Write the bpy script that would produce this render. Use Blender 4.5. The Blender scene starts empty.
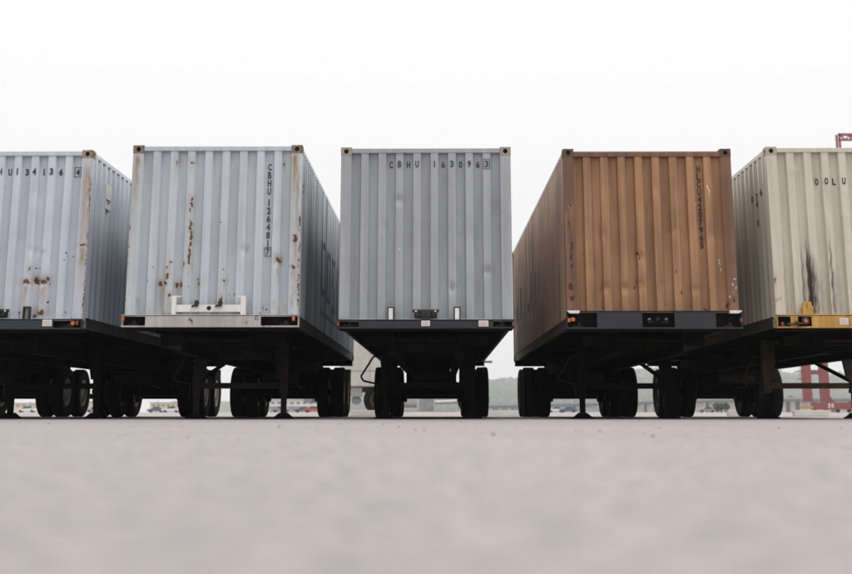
import bpy, math, random
import numpy as np
from mathutils import Vector, Matrix

random.seed(7)
RNG = np.random.RandomState(11)
S = bpy.context.scene
COL = S.collection

# ------------------------------------------------------------------ camera
FPX, PITCH, YC, CAMH = 1251.0, 0.2254, 125.31, 0.10      # in pixels of the 852 px wide photograph
cam_d = bpy.data.cameras.new('camera')
cam = bpy.data.objects.new('camera', cam_d)
COL.objects.link(cam)
S.camera = cam
cam.location = (0, 0, CAMH)
cam.rotation_euler = (math.pi / 2 + PITCH, 0, 0)
cam_d.sensor_width = 36
cam_d.lens = 36 * FPX / 852
cam_d.shift_y = (YC - 287) / 852
cam_d.clip_start = 0.05
cam_d.clip_end = 12000
cam_d.dof.use_dof = True
cam_d.dof.focus_distance = 17.9
cam_d.dof.aperture_fstop = 2.2

# ------------------------------------------------------------------ sky, sun, exposure
SUN_EL, SUN_AZ = math.radians(56), math.radians(118)
world = bpy.data.worlds.new('World')
S.world = world
world.use_nodes = True
wn, wl = world.node_tree.nodes, world.node_tree.links
wn.clear()
w_out = wn.new('ShaderNodeOutputWorld')
w_bg = wn.new('ShaderNodeBackground')
w_bg.inputs['Strength'].default_value = 0.1
sky = wn.new('ShaderNodeTexSky')
sky.sky_type = 'NISHITA'
sky.sun_disc = False
sky.sun_elevation = SUN_EL
sky.sun_rotation = SUN_AZ
tc = wn.new('ShaderNodeTexCoord')
sx = wn.new('ShaderNodeSeparateXYZ')
wl.new(tc.outputs['Generated'], sx.inputs[0])
ramp = wn.new('ShaderNodeMapRange')                          # overcast sky: brighter towards the zenith
ramp.inputs['From Min'].default_value = 0.0
ramp.inputs['From Max'].default_value = 1.0
ramp.inputs['To Min'].default_value = 9.1
ramp.inputs['To Max'].default_value = 16.0
wl.new(sx.outputs['Z'], ramp.inputs['Value'])
cb = wn.new('ShaderNodeCombineColor')
for i, k in enumerate((1.0, 0.985, 0.97)):
    m = wn.new('ShaderNodeMath'); m.operation = 'MULTIPLY'; m.inputs[1].default_value = k
    wl.new(ramp.outputs[0], m.inputs[0]); wl.new(m.outputs[0], cb.inputs[i])
mixw = wn.new('ShaderNodeMixRGB')
mixw.inputs['Fac'].default_value = 0.9
wl.new(sky.outputs[0], mixw.inputs['Color1'])
wl.new(cb.outputs[0], mixw.inputs['Color2'])
wl.new(mixw.outputs[0], w_bg.inputs['Color'])
wl.new(w_bg.outputs[0], w_out.inputs['Surface'])

sun_d = bpy.data.lights.new('sun', 'SUN')
sun_d.energy = 1.4
sun_d.angle = math.radians(18)
sun_d.color = (1.0, 0.97, 0.93)
sun = bpy.data.objects.new('sun', sun_d)
COL.objects.link(sun)
sv = Vector((math.sin(SUN_AZ) * math.cos(SUN_EL), math.cos(SUN_AZ) * math.cos(SUN_EL), math.sin(SUN_EL)))
sun.rotation_euler = sv.to_track_quat('Z', 'Y').to_euler()
sun.location = (0, -20, 40)

S.view_settings.view_transform = 'Standard'
S.view_settings.look = 'None'
S.view_settings.gamma = 1
S.view_settings.exposure = 0.0
S.render.engine = 'CYCLES'
S.cycles.max_bounces = 6
S.cycles.volume_bounces = 1

# ------------------------------------------------------------------ helpers
CP, SP = math.cos(PITCH), math.sin(PITCH)
def at(u, v, Y):
    """world point on the plane y = Y seen at photograph pixel (u, v)"""
    a, b = (u - 426) / FPX, -(v - YC) / FPX
    dx, dy, dz = a, CP - b * SP, SP + b * CP
    return Vector((dx / dy * Y, Y, CAMH + dz / dy * Y))

def fbm(x, y, seed=0, octaves=4):
    """value noise in 0..1 for arrays"""
    out = np.zeros_like(x, dtype=float); amp = 1.0; tot = 0
    for o in range(octaves):
        g = np.random.RandomState(seed + o * 17).rand(64, 64)
        xi, yi = np.floor(x).astype(int), np.floor(y).astype(int)
        fx, fy = x - xi, y - yi
        fx, fy = fx * fx * (3 - 2 * fx), fy * fy * (3 - 2 * fy)
        a = g[xi % 64, yi % 64]; b = g[(xi + 1) % 64, yi % 64]
        c = g[xi % 64, (yi + 1) % 64]; d = g[(xi + 1) % 64, (yi + 1) % 64]
        out += amp * ((a * (1 - fx) + b * fx) * (1 - fy) + (c * (1 - fx) + d * fx) * fy)
        tot += amp; amp *= 0.5; x = x * 2.03 + 5.1; y = y * 2.03 + 9.7
    return out / tot

class MB:
    def __init__(s): s.v, s.f = [], []
    def add(s, vs, fs):
        n = len(s.v); s.v += [tuple(p) for p in vs]; s.f += [tuple(i + n for i in q) for q in fs]; return s
    def box(s, x0, x1, y0, y1, z0, z1):
        v = [(x0, y0, z0), (x1, y0, z0), (x1, y1, z0), (x0, y1, z0), (x0, y0, z1), (x1, y0, z1), (x1, y1, z1), (x0, y1, z1)]
        return s.add(v, [(0, 3, 2, 1), (4, 5, 6, 7), (0, 1, 5, 4), (1, 2, 6, 5), (2, 3, 7, 6), (3, 0, 4, 7)])
    def prism(s, pts, axis, a0, a1):
        """polygon pts in the two other axes, extruded along axis"""
        n = len(pts)
        def mk(p, a):
            return (a, p[0], p[1]) if axis == 'x' else (p[0], a, p[1]) if axis == 'y' else (p[0], p[1], a)
        v = [mk(p, a0) for p in pts] + [mk(p, a1) for p in pts]
        f = [tuple(range(n))[::-1], tuple(range(n, 2 * n))] + [(i, (i + 1) % n, n + (i + 1) % n, n + i) for i in range(n)]
        return s.add(v, f)
    def cyl(s, p0, p1, r, n=12, r1=None):
        p0, p1 = Vector(p0), Vector(p1); r1 = r if r1 is None else r1
        d = (p1 - p0).normalized()
        a = d.orthogonal().normalized(); b = d.cross(a)
        v = []
        for p, q in ((p0, r), (p1, r1)):
            v += [p + (a * math.cos(2 * math.pi * i / n) + b * math.sin(2 * math.pi * i / n)) * q for i in range(n)]
        f = [tuple(range(n))[::-1], tuple(range(n, 2 * n))] + [(i, (i + 1) % n, n + (i + 1) % n, n + i) for i in range(n)]
        return s.add(v, f)
    def bar(s, p0, p1, w, h):
        """rectangular bar between two points; w sideways, h in the upright direction"""
        p0, p1 = Vector(p0), Vector(p1); d = (p1 - p0).normalized()
        up = Vector((0, 0, 1)) if abs(d.z) < 0.95 else Vector((0, 1, 0))
        a = d.cross(up).normalized() * w / 2; b = a.cross(d).normalized() * h / 2
        v = [p + q for p in (p0, p1) for q in (-a - b, a - b, a + b, -a + b)]
        return s.add(v, [(0, 1, 2, 3), (7, 6, 5, 4), (0, 4, 5, 1), (1, 5, 6, 2), (2, 6, 7, 3), (3, 7, 4, 0)])
    def tube(s, pts, r, n=8):
        for a, b in zip(pts, pts[1:]): s.cyl(a, b, r, n)
        return s
    def lathe(s, prof, n, axis='x', cx=0, cy=0, cz=0, closed=False):
        """prof: (radius, offset along axis)"""
        m = len(prof); v = []; f = []
        for i in range(n):
            t = 2 * math.pi * i / n
            for r, o in prof:
                if axis == 'x': v.append((cx + o, cy + r * math.cos(t), cz + r * math.sin(t)))
                else: v.append((cx + r * math.cos(t), cy + o, cz + r * math.sin(t)))
        for i in range(n):
            j = (i + 1) % n
            for k in range(m if closed else m - 1):
                l = (k + 1) % m
                f.append((i * m + k, i * m + l, j * m + l, j * m + k))
        return s.add(v, f)
    def mesh(s, name, mat, smooth=False):
        me = bpy.data.meshes.new(name)
        me.from_pydata(s.v, [], s.f); me.update()
        import bmesh
        bm = bmesh.new(); bm.from_mesh(me); bmesh.ops.recalc_face_normals(bm, faces=bm.faces); bm.to_mesh(me); bm.free()
        if mat: me.materials.append(mat)
        if smooth:
            me.polygons.foreach_set('use_smooth', [True] * len(me.polygons))
            me.set_sharp_from_angle(angle=math.radians(38))
        return me
    def build(s, name, mat, parent=None, smooth=False, bevel=0):
        return put(name, s.mesh(name, mat, smooth), parent, bevel=bevel)

def put(name, me, parent=None, loc=(0, 0, 0), rot=(0, 0, 0), bevel=0):
    o = bpy.data.objects.new(name, me); COL.objects.link(o)
    o.location = loc; o.rotation_euler = rot
    if parent: o.parent = parent
    if bevel:
        b = o.modifiers.new('bevel', 'BEVEL'); b.width = bevel; b.segments = 2; b.limit_method = 'ANGLE'
    return o

def tag(o, label, cat, group=None):
    o['label'] = label; o['category'] = cat
    if group: o['group'] = group
    return o

def thing(name, label, cat, loc=(0, 0, 0), rz=0, group=None):
    o = put(name, None, None, loc, (0, 0, rz))
    o.empty_display_size = 0.3
    return tag(o, label, cat, group)

def structure(o, kind='structure'):
    o['kind'] = kind; return o

# ------------------------------------------------------------------ materials
def new_mat(name):
    m = bpy.data.materials.new(name); m.use_nodes = True
    return m, m.node_tree.nodes, m.node_tree.links, m.node_tree.nodes['Principled BSDF']

def plain(name, col, rough=0.6, var=0.15, scale=6.0, metal=0.0, bump=0.0, spec=0.5):
    m, n, l, b = new_mat(name)
    b.inputs['Specular IOR Level'].default_value = spec
    t = n.new('ShaderNodeTexCoord'); nz = n.new('ShaderNodeTexNoise')
    nz.inputs['Scale'].default_value = scale; nz.inputs['Detail'].default_value = 6; nz.inputs['Roughness'].default_value = 0.65
    l.new(t.outputs['Object'], nz.inputs['Vector'])
    r = n.new('ShaderNodeMapRange')
    r.inputs['From Min'].default_value = 0.3; r.inputs['From Max'].default_value = 0.7
    r.inputs['To Min'].default_value = 1 - var; r.inputs['To Max'].default_value = 1 + var
    l.new(nz.outputs['Fac'], r.inputs['Value'])
    mx = n.new('ShaderNodeMixRGB'); mx.blend_type = 'MULTIPLY'; mx.inputs['Fac'].default_value = 1
    mx.inputs['Color1'].default_value = (*col, 1)
    l.new(r.outputs[0], mx.inputs['Color2']); l.new(mx.outputs[0], b.inputs['Base Color'])
    b.inputs['Roughness'].default_value = rough; b.inputs['Metallic'].default_value = metal
    if bump:
        bp = n.new('ShaderNodeBump'); bp.inputs['Strength'].default_value = bump; bp.inputs['Distance'].default_value = 0.01
        l.new(nz.outputs['Fac'], bp.inputs['Height']); l.new(bp.outputs[0], b.inputs['Normal'])
    return m

def paint(name, col, rough=0.5, streak=0.12, blotch=0.08, rust_all=0.0, streak_col=None, sscale=9, ink=(0.02, 0.035, 0.14), rust_col=((0.06, 0.026, 0.014), (0.17, 0.08, 0.036)), stain_col=(0.27, 0.165, 0.085)):
    """weathered container paint; reads the wear attributes stored on the mesh (rust, stain, soot, scuff, ink)"""
    m, n, l, b = new_mat(name)
    t = n.new('ShaderNodeTexCoord')
    def noise(scale, vec=(1, 1, 1), detail=5, rough=0.6):
        mp = n.new('ShaderNodeMapping'); mp.inputs['Scale'].default_value = vec
        l.new(t.outputs['Object'], mp.inputs['Vector'])
        z = n.new('ShaderNodeTexNoise'); z.inputs['Scale'].default_value = scale
        z.inputs['Detail'].default_value = detail; z.inputs['Roughness'].default_value = rough
        l.new(mp.outputs[0], z.inputs['Vector']); return z.outputs['Fac']
    def rng(src, a, b_, c, d):
        r = n.new('ShaderNodeMapRange'); r.inputs['From Min'].default_value = a; r.inputs['From Max'].default_value = b_
        r.inputs['To Min'].default_value = c; r.inputs['To Max'].default_value = d; l.new(src, r.inputs['Value']); return r.outputs[0]
    def math_(op, a, c):
        q = n.new('ShaderNodeMath'); q.operation = op
        for i, s_ in enumerate((a, c)):
            if isinstance(s_, (int, float)): q.inputs[i].default_value = s_
            else: l.new(s_, q.inputs[i])
        return q.outputs[0]
    def mix(fac, c1, c2, mode='MIX'):
        q = n.new('ShaderNodeMixRGB'); q.blend_type = mode
        if isinstance(fac, (int, float)): q.inputs['Fac'].default_value = fac
        else: l.new(fac, q.inputs['Fac'])
        for k, c in (('Color1', c1), ('Color2', c2)):
            if isinstance(c, tuple): q.inputs[k].default_value = (*c, 1)
            else: l.new(c, q.inputs[k])
        return q.outputs[0]
    def attr(nm):
        a = n.new('ShaderNodeAttribute'); a.attribute_name = nm; return a.outputs['Fac']
    col_var = mix(1.0, col, rng(noise(1.1), 0.3, 0.7, 1 - blotch, 1 + blotch), 'MULTIPLY')
    st = noise(sscale, (1, 1, 0.045), 4)
    col_st = mix(rng(st, 0.5, 0.75, 0, 1), col_var, streak_col if streak_col else tuple(c * (1 - streak) for c in col))
    if streak_col is None: col_st = mix(1.0, col_var, rng(st, 0.35, 0.7, 1 + streak * 0.4, 1 - streak), 'MULTIPLY')
    fine = noise(60, (1, 1, 1), 3, 0.7)
    col_f = mix(1.0, col_st, rng(fine, 0.3, 0.7, 0.94, 1.05), 'MULTIPLY')
    brk = noise(45, (1, 1, 0.7), 6, 0.7)
    stain = rng(math_('MULTIPLY', attr('stain'), rng(noise(40, (1, 1, 0.12), 4), 0.3, 0.65, 0.45, 1.15)), 0.0, 1.0, 0, 0.95)
    c = mix(stain, col_f, stain_col)
    if rust_all:
        blob = rng(noise(7, (1, 1, 0.6), 8, 0.75), 0.62 - rust_all * 0.12, 0.68, 0, 1)
        c = mix(blob, c, rust_col[0])
    sm = math_('ADD', attr('rust'), rng(brk, 0.28, 0.72, -0.42, 0.42))
    rmask = rng(sm, 0.42, 0.6, 0, 1)
    rcol = mix(rng(noise(70, (1, 1, 1), 4), 0.35, 0.65, 0, 1), rust_col[0], rust_col[1])
    c = mix(rmask, c, rcol)
    soot = rng(math_('MULTIPLY', attr('soot'), rng(noise(30, (1, 1, 0.2), 5), 0.3, 0.65, 0.55, 1.15)), 0, 1, 0, 0.94)
    c = mix(soot, c, (0.032, 0.024, 0.018))
    scf = rng(math_('ADD', attr('scuff'), rng(brk, 0.25, 0.75, -0.4, 0.4)), 0.45, 0.6, 0, 0.75)
    c = mix(scf, c, (0.62, 0.58, 0.54))
    inkm = rng(math_('ADD', attr('ink'), rng(noise(14, (1, 1, 0.3), 5), 0.25, 0.75, -0.45, 0.35)), 0.4, 0.6, 0, 0.85)
    c = mix(inkm, c, ink)
    l.new(c, b.inputs['Base Color'])
    l.new(rng(rmask, 0, 1, rough, 0.9), b.inputs['Roughness'])
    bp = n.new('ShaderNodeBump'); bp.inputs['Strength'].default_value = 0.12; bp.inputs['Distance'].default_value = 0.008
    l.new(noise(24, (1, 1, 0.5), 5), bp.inputs['Height']); l.new(bp.outputs[0], b.inputs['Normal'])
    return m

M = {}
M['black'] = plain('black_shaded_steel', (0.007, 0.0065, 0.0065), 0.9, 0.35, 9, bump=0.15, spec=0.1)  # steel taken almost to black: deep underside shade is put into the colour
M['rubber'] = plain('tyre_rubber', (0.009, 0.0085, 0.008), 0.9, 0.3, 14, bump=0.1, spec=0.15)
M['rim'] = plain('dusty_cream_rim', (0.70, 0.64, 0.53), 0.6, 0.25, 12)
M['rim_dark'] = plain('grimy_rim', (0.05, 0.045, 0.04), 0.7, 0.4, 10)
M['hub'] = plain('oily_hub', (0.05, 0.045, 0.04), 0.6, 0.3, 20)
M['rail_dark'] = plain('dark_grey_bottom_rail', (0.05, 0.053, 0.055), 0.7, 0.4, 4)  # dark grey rail for every container but the brown one
M['rail_brown'] = plain('dark_brown_bottom_rail', (0.06, 0.042, 0.034), 0.7, 0.4, 4)
M['navy'] = plain('navy_black_paint', (0.0125, 0.0142, 0.018), 0.5, 0.25, 7, bump=0.05)
M['bluegrey_dark'] = plain('dark_blue_grey_paint', (0.017, 0.021, 0.028), 0.5, 0.25, 7, bump=0.05)
M['palegrey'] = paint('pale_warm_grey_paint', (0.41, 0.385, 0.375), 0.5, 0.2, 0.12, rust_all=0.2)
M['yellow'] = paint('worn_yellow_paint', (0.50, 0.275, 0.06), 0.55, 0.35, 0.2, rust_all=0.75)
M['dullyellow'] = plain('dark_yellow_brown_paint', (0.05, 0.031, 0.012), 0.8, 0.5, 6, bump=0.1)  # dark yellow-brown for legs, brace and lock handle
M['shadegrey'] = plain('shaded_dark_grey_paint', (0.02, 0.018, 0.0175), 0.8, 0.4, 6, bump=0.1, spec=0.2)  # grey paint darkened so its colour holds the shade below the containers
M['white'] = paint('white_painted_steel', (0.74, 0.72, 0.71), 0.5, 0.15, 0.08, rust_all=0.15)
M['sticker'] = plain('white_sticker', (0.62, 0.59, 0.56), 0.4, 0.05, 30)
M['red_print'] = plain('faded_red_print', (0.6, 0.36, 0.33), 0.5, 0.3, 60)
M['orange'] = plain('orange_lens', (0.50, 0.13, 0.018), 0.3, 0.15, 30)
M['red_lens'] = plain('dull_red_lens', (0.16, 0.035, 0.02), 0.35, 0.2, 30)
M['hole'] = plain('dark_hole_bottom', (0.02, 0.014, 0.01), 0.9, 0.4, 20)  # hole bottoms painted dark, so the shallow recesses look hollow
M['hose'] = plain('black_hose', (0.012, 0.012, 0.012), 0.5, 0.2, 10)
M['ink_black'] = plain('black_stencil_paint', (0.025, 0.025, 0.03), 0.6, 0.35, 40)
M['ink_grey'] = plain('dark_grey_stencil_paint', (0.045, 0.048, 0.055), 0.6, 0.4, 40)
M['ink_brown'] = plain('black_brown_stencil_paint', (0.018, 0.012, 0.01), 0.6, 0.4, 40)
M['blue_print'] = plain('blue_print', (0.03, 0.06, 0.28), 0.5, 0.2, 40)

PAINT = {
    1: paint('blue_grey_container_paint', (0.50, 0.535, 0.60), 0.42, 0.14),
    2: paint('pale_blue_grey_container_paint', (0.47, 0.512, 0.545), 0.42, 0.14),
    3: paint('mid_grey_container_paint', (0.34, 0.355, 0.375), 0.45, 0.12, 0.09),
    4: paint('oxide_brown_container_paint', (0.33, 0.175, 0.087), 0.62, 0.4, 0.2, stain_col=(0.40, 0.20, 0.085), rust_col=((0.05, 0.022, 0.018), (0.11, 0.045, 0.025))),
    5: paint('cream_grey_container_paint', (0.57, 0.525, 0.44), 0.45, 0.12, 0.06),
}
PAINT[0] = PAINT[1]
POST = dict(PAINT)
POST[4] = paint('dark_oxide_post_paint', (0.17, 0.085, 0.05), 0.62, 0.4, 0.25, stain_col=(0.33, 0.17, 0.08), rust_col=((0.04, 0.02, 0.02), (0.08, 0.035, 0.025)))
SIDE = {
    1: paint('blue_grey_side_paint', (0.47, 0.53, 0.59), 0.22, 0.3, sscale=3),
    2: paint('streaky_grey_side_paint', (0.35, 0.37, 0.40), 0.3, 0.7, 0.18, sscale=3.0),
    3: PAINT[3],
    4: paint('weathered_brown_side_paint', (0.40, 0.27, 0.195), 0.45, 0.5, 0.25, sscale=3.2, streak_col=(0.07, 0.045, 0.034), ink=(0.06, 0.085, 0.17), rust_col=((0.05, 0.022, 0.018), (0.11, 0.045, 0.025))),
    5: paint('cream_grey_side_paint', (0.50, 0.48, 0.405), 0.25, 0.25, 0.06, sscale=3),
}
SIDE[0] = SIDE[1]
CAST = {
    1: paint('rusty_pale_casting', (0.30, 0.24, 0.18), 0.7, 0.2, 0.2, rust_all=1.2),
    2: paint('rusty_brown_casting', (0.20, 0.145, 0.11), 0.7, 0.2, 0.25, rust_all=1.2),
    3: paint('beige_casting', (0.30, 0.26, 0.215), 0.7, 0.1, 0.12, rust_all=0.3),
    4: paint('dark_brown_casting', (0.10, 0.06, 0.04), 0.75, 0.2, 0.2, rust_all=0.8),
    5: paint('cream_casting', (0.40, 0.34, 0.26), 0.7, 0.1, 0.12, rust_all=0.5),
}
CAST[0] = CAST[1]

# ------------------------------------------------------------------ ground
def ground_material():
    m, n, l, b = new_mat('worn_pale_concrete_asphalt')
    t = n.new('ShaderNodeTexCoord')
    def noise(s, d=6, r=0.65, dist=0.0):
        z = n.new('ShaderNodeTexNoise'); z.inputs['Scale'].default_value = s; z.inputs['Detail'].default_value = d
        z.inputs['Roughness'].default_value = r; z.inputs['Distortion'].default_value = dist
        l.new(t.outputs['Object'], z.inputs['Vector']); return z.outputs['Fac']
    def ramp(src, stops):
        r = n.new('ShaderNodeValToRGB'); e = r.color_ramp.elements
        e[0].position, e[0].color = stops[0][0], (*stops[0][1], 1)
        e[1].position, e[1].color = stops[-1][0], (*stops[-1][1], 1)
        for p, c in stops[1:-1]:
            q = e.new(p); q.color = (*c, 1)
        l.new(src, r.inputs[0]); return r.outputs[0]
    def mul(a, c, f=1.0):
        q = n.new('ShaderNodeMixRGB'); q.blend_type = 'MULTIPLY'; q.inputs['Fac'].default_value = f
        l.new(a, q.inputs['Color1']); l.new(c, q.inputs['Color2']); return q.outputs[0]
    base = ramp(noise(0.35, 5, 0.6), [(0.3, (0.345, 0.308, 0.298)), (0.7, (0.415, 0.373, 0.36))])
    mid = ramp(noise(13, 8, 0.72), [(0.36, (0.66, 0.66, 0.68)), (0.56, (1.05, 1.045, 1.04))])
    agg = ramp(noise(140, 3, 0.7), [(0.34, (0.60, 0.60, 0.62)), (0.48, (0.98, 0.97, 0.97)), (0.7, (1.12, 1.11, 1.10))])
    c = mul(mul(base, mid), agg, 0.9)
    dk = ramp(noise(26, 4, 0.6), [(0.33, (0.5, 0.5, 0.53)), (0.44, (1, 1, 1))])
    c = mul(c, dk)
    l.new(c, b.inputs['Base Color'])
    b.inputs['Roughness'].default_value = 0.6
    bp = n.new('ShaderNodeBump'); bp.inputs['Strength'].default_value = 0.5; bp.inputs['Distance'].default_value = 0.006
    l.new(noise(120, 4, 0.7), bp.inputs['Height']); l.new(bp.outputs[0], b.inputs['Normal'])
    return m
gm = MB(); gm.add([(-4500, -500, 0), (4500, -500, 0), (4500, 6000, 0), (-4500, 6000, 0)], [(0, 1, 2, 3)])
ground = structure(gm.build('ground', ground_material()))

gravel = MB()
for i in range(110):
    Y = 4 + 15 * random.random() ** 0.7
    X = random.uniform(-0.42, 0.42) * Y
    r = random.uniform(0.003, 0.009) * (1.6 if random.random() < 0.08 else 1)
    vs = []
    for dx, dy, dz in ((1, 0, 0), (0, 1, 0), (-1, 0, 0), (0, -1, 0), (0, 0, 1), (0, 0, -0.4)):
        k = r * random.uniform(0.7, 1.3); vs.append((X + dx * k, Y + dy * k, 0.3 * r + dz * k * 0.8))
    gravel.add(vs, [(0, 1, 4), (1, 2, 4), (2, 3, 4), (3, 0, 4), (1, 0, 5), (2, 1, 5), (3, 2, 5), (0, 3, 5)])
go = gravel.build('gravel', plain('grit', (0.2, 0.18, 0.17), 0.9, 0.5, 3))
structure(go, 'stuff'); go['label'] = 'loose grit scattered on the pale yard surface'

# ------------------------------------------------------------------ containers
CW, CL, CH, CZ = 2.438, 12.192, 2.591, 1.27
PLACE = {0: (-8.95, 17.95, -0.005), 1: (-6.114, 18.015, -0.012), 2: (-3.006, 17.684, -0.0072), 3: (-0.0035, 17.649, -0.0129),
         4: (3.217, 17.872, -0.0065), 5: (6.150, 17.75, -0.020)}
ZOFF = {0: -.006, 1: -.006, 2: 0.0, 3: -.038, 4: -.015, 5: -.006}
def fpx(c, u, v):
    p = at(u, v, PLACE[c][1]); return p.x - PLACE[c][0], p.z - CZ - ZOFF[c]

def spots_for(c):
    """wear seen on the end wall of container c: lists of blobs and runs in local metres"""
    rust, stain, soot, scuff = [], [], [], []
    def sp(lst, u, v, ru=1.0, rv=None, s=1.0):
        x, z = fpx(c, u, v); rv = ru if rv is None else rv
        lst.append((x, z, ru * 0.0143 * 1.05, rv * 0.0143 * 1.05, s))
        if lst is rust and c != 4 and ru * rv > 1.6: stain.append((x, z, ru * .032, rv * .032, .5)); stain.append((x, z, rv * .03 + random.uniform(.05, .22), ru * .013, .5, 'run'))
    def run(lst, u, v, vend, w=1.5, s=0.8):
        x, z = fpx(c, u, v); x2, z2 = fpx(c, u, vend); lst.append((x, z, z - z2, w * 0.0143, s, 'grow' if lst is soot else 'run'))
    if c == 2:
        for a in ((177.4, 161.8, 1, 2.6), (191.9, 162.6, 1.2, 2), (194.6, 162, .8, 1), (191.4, 198.4, 1.4, 2), (191.4, 204.5, 1.5, 3.5), (190.5, 210, .8, 1.5), (190.5, 226, 1.2, 6),
                  (190.6, 236, 1.2, 6), (190.1, 244, 1.1, 4), (189.8, 251, 1, 4), (189.3, 259.4, 1.5, 5.5), (183.3, 263.4, 1, 2.2), (170.1, 261.5, 1.3), (167.5, 267.8, 1.3), (166.8, 275.4, 1.8, 3.2),
                  (159.8, 283.3, 2.4, 3), (164.9, 282.9, 1.5, 3), (176.2, 284.7, 1.8, 3), (179.9, 284.5, 1.5, 2.8), (168.4, 295.1, 1.6, 2), (188.7, 272.5, .9), (188.7, 286, 1), (197.6, 279.4, 1.2, 1.4),
                  (197.6, 283.2, 1.2, 1.8), (223.6, 269.5, 1), (224.1, 280, 1.4), (220.6, 299.5, 2, 3.2), (227.9, 295.6, .9), (152.2, 265.8, .9), (146.9, 281.2, .9), (220.3, 222.2, 1), (201, 230.3, .6),
                  (278, 260.3, 2.3, 2.8), (293.2, 267.2, 2.0, 2.2), (284, 163, .7, 3), (233.4, 294.5, 1), (295, 236.8, 2.2, 2.4), (266, 309, .7, 1.3)):
            sp(rust, *a)
        for v in range(200, 316, 5):
            if random.random() < 0.75: sp(rust, 300.6 - (v - 150) * 0.016 + random.uniform(-.5, .5), v, 1.3, random.uniform(2, 4), random.uniform(.6, 1))
        for v in range(165, 315, 9):
            if random.random() < 0.7: sp(rust, 132 - (v - 165) * 0.048 + random.uniform(-.3, 1), v, 1.0, random.uniform(1, 2.5), random.uniform(.6, 1))
        run(stain, 137.8, 151, 215, 2.6, 1.1); run(stain, 295.5, 151, 200, 3.6, 1.25); run(stain, 298.5, 160, 310, 1.8, .9); sp(rust, 295.3, 239, 2.6, 3.2); run(stain, 295.5, 240, 268, 2.2, 1.0); run(stain, 293, 156, 300, 2.5, .35)
        run(stain, 160.5, 285, 312, 1.9, 1.0); run(stain, 164, 285, 312, 1.4, .8); run(stain, 178, 286, 301, 2, .7); run(stain, 189.5, 240, 300, 1.6, .55); run(stain, 191, 205, 225, 1.4, .55)
        run(stain, 278.3, 260, 284, 1.5, 1.0); run(stain, 294, 268, 300, 2.3, .4); run(stain, 198, 284, 303, 1.2, .55); run(stain, 167, 276, 300, 1.3, .5); run(stain, 134, 152, 318, 3.0, .55)
        run(stain, 224, 280, 300, 1.2, .4)
        for i in range(16): sp(scuff, random.uniform(287, 298), random.uniform(270, 312), random.uniform(.7, 1.6), random.uniform(1, 4), .0)
        for i in range(9): sp(soot, random.uniform(291, 297.5), random.uniform(268, 305), random.uniform(.8, 1.6), random.uniform(2, 7), random.uniform(.25, .5))
        for i in range(70): sp(rust, random.uniform(128, 297), 315 - 150 * random.random() ** 2, random.uniform(.35, .6), random.uniform(.35, .7), .72)
        for u in range(128, 298, 3): sp(rust, u, 313.6, 2.0, .8, random.uniform(.1, .85)); run(stain, u, random.uniform(296, 310), 316, 1.6, random.uniform(.1, .5))
    if c in (0, 1):
        for a in ((42.4, 251.4, 1.2, 1.4), (29, 269.8, 1.4, 2), (35, 268.6, 1.2), (38.5, 268, 1), (34, 264.5, .6), (25.4, 281.6, 4, 2.2), (35.1, 280.6, 3.3, 4.2), (43, 281.6, 3.6, 2.8), (47, 279, 1.2, 2.6), (49, 283.8, 1.3, 1),
                  (40.8, 313, 4, 3), (66.1, 253.7, 1), (64.5, 261, .9), (59.5, 252, .8), (8, 250.3, .8), (4, 295, .9), (64.5, 312, .9, 1.4), (18, 313, 1, 2.2), (34, 315.5, 2, 1.4), (72, 256, .8), (82.7, 244.5, 3.2, 1.8, .9),
                  (47.5, 302, 0.8, 1), (42, 228, .7)):
            sp(rust, *a)
        run(stain, 25, 283, 316, 3.4, .85); run(stain, 43.5, 284, 312, 3.4, .85); run(stain, 35, 284, 300, 2.6, .35); run(stain, 83, 245, 277, 3.0, 1.25); run(stain, 84, 277, 316, 3, .5); run(stain, 90, 156, 245, 1.5, .8); run(stain, 88, 154, 320, 4.5, .75); run(stain, 91.5, 154, 330, 2.0, 1.0)
        run(stain, 87.3, 160, 250, 1.0, 1.1)
        for v in range(160, 320, 5):
            if random.random() < 0.8: sp(rust, 92.4 - (v - 160) * .062 + random.uniform(-.5, .5), v, .9, random.uniform(1.5, 4), random.uniform(.55, .95))
        for i in range(45): sp(rust, random.uniform(-5, 84), 316 - 150 * random.random() ** 2, random.uniform(.35, .6), random.uniform(.35, .7), .72)
        for u in range(-5, 84, 3): sp(rust, u, 317.6, 2.0, .8, random.uniform(.1, .7))
    if c == 3:
        for a in ((452, 288, 1.2, 3.5, .38), (489, 268, .8, 4, .4), (487, 276, .6, 3, .4)): sp(soot, *a)
        for i in range(12): sp(rust, random.uniform(345, 505), random.uniform(170, 318), .45, .5, .7)
        for u in range(342, 512, 4): sp(rust, u, 319.3, 1.8, .6, random.uniform(.0, .6))
        run(stain, 508, 156, 200, 2, .2); run(stain, 345, 156, 190, 2, .2)
        for i in range(26): run(soot, random.uniform(345, 508), random.uniform(152, 250), random.uniform(270, 318), random.uniform(.6, 2.2), random.uniform(.05, .16))
        for i in range(14): sp(scuff, random.uniform(350, 505), random.uniform(200, 315), random.uniform(.4, .8), random.uniform(1, 4), .62)
        for i in range(8): sp(soot, random.uniform(350, 505), random.uniform(180, 315), random.uniform(1, 3), random.uniform(.5, 1.4), random.uniform(.15, .3))
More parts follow.
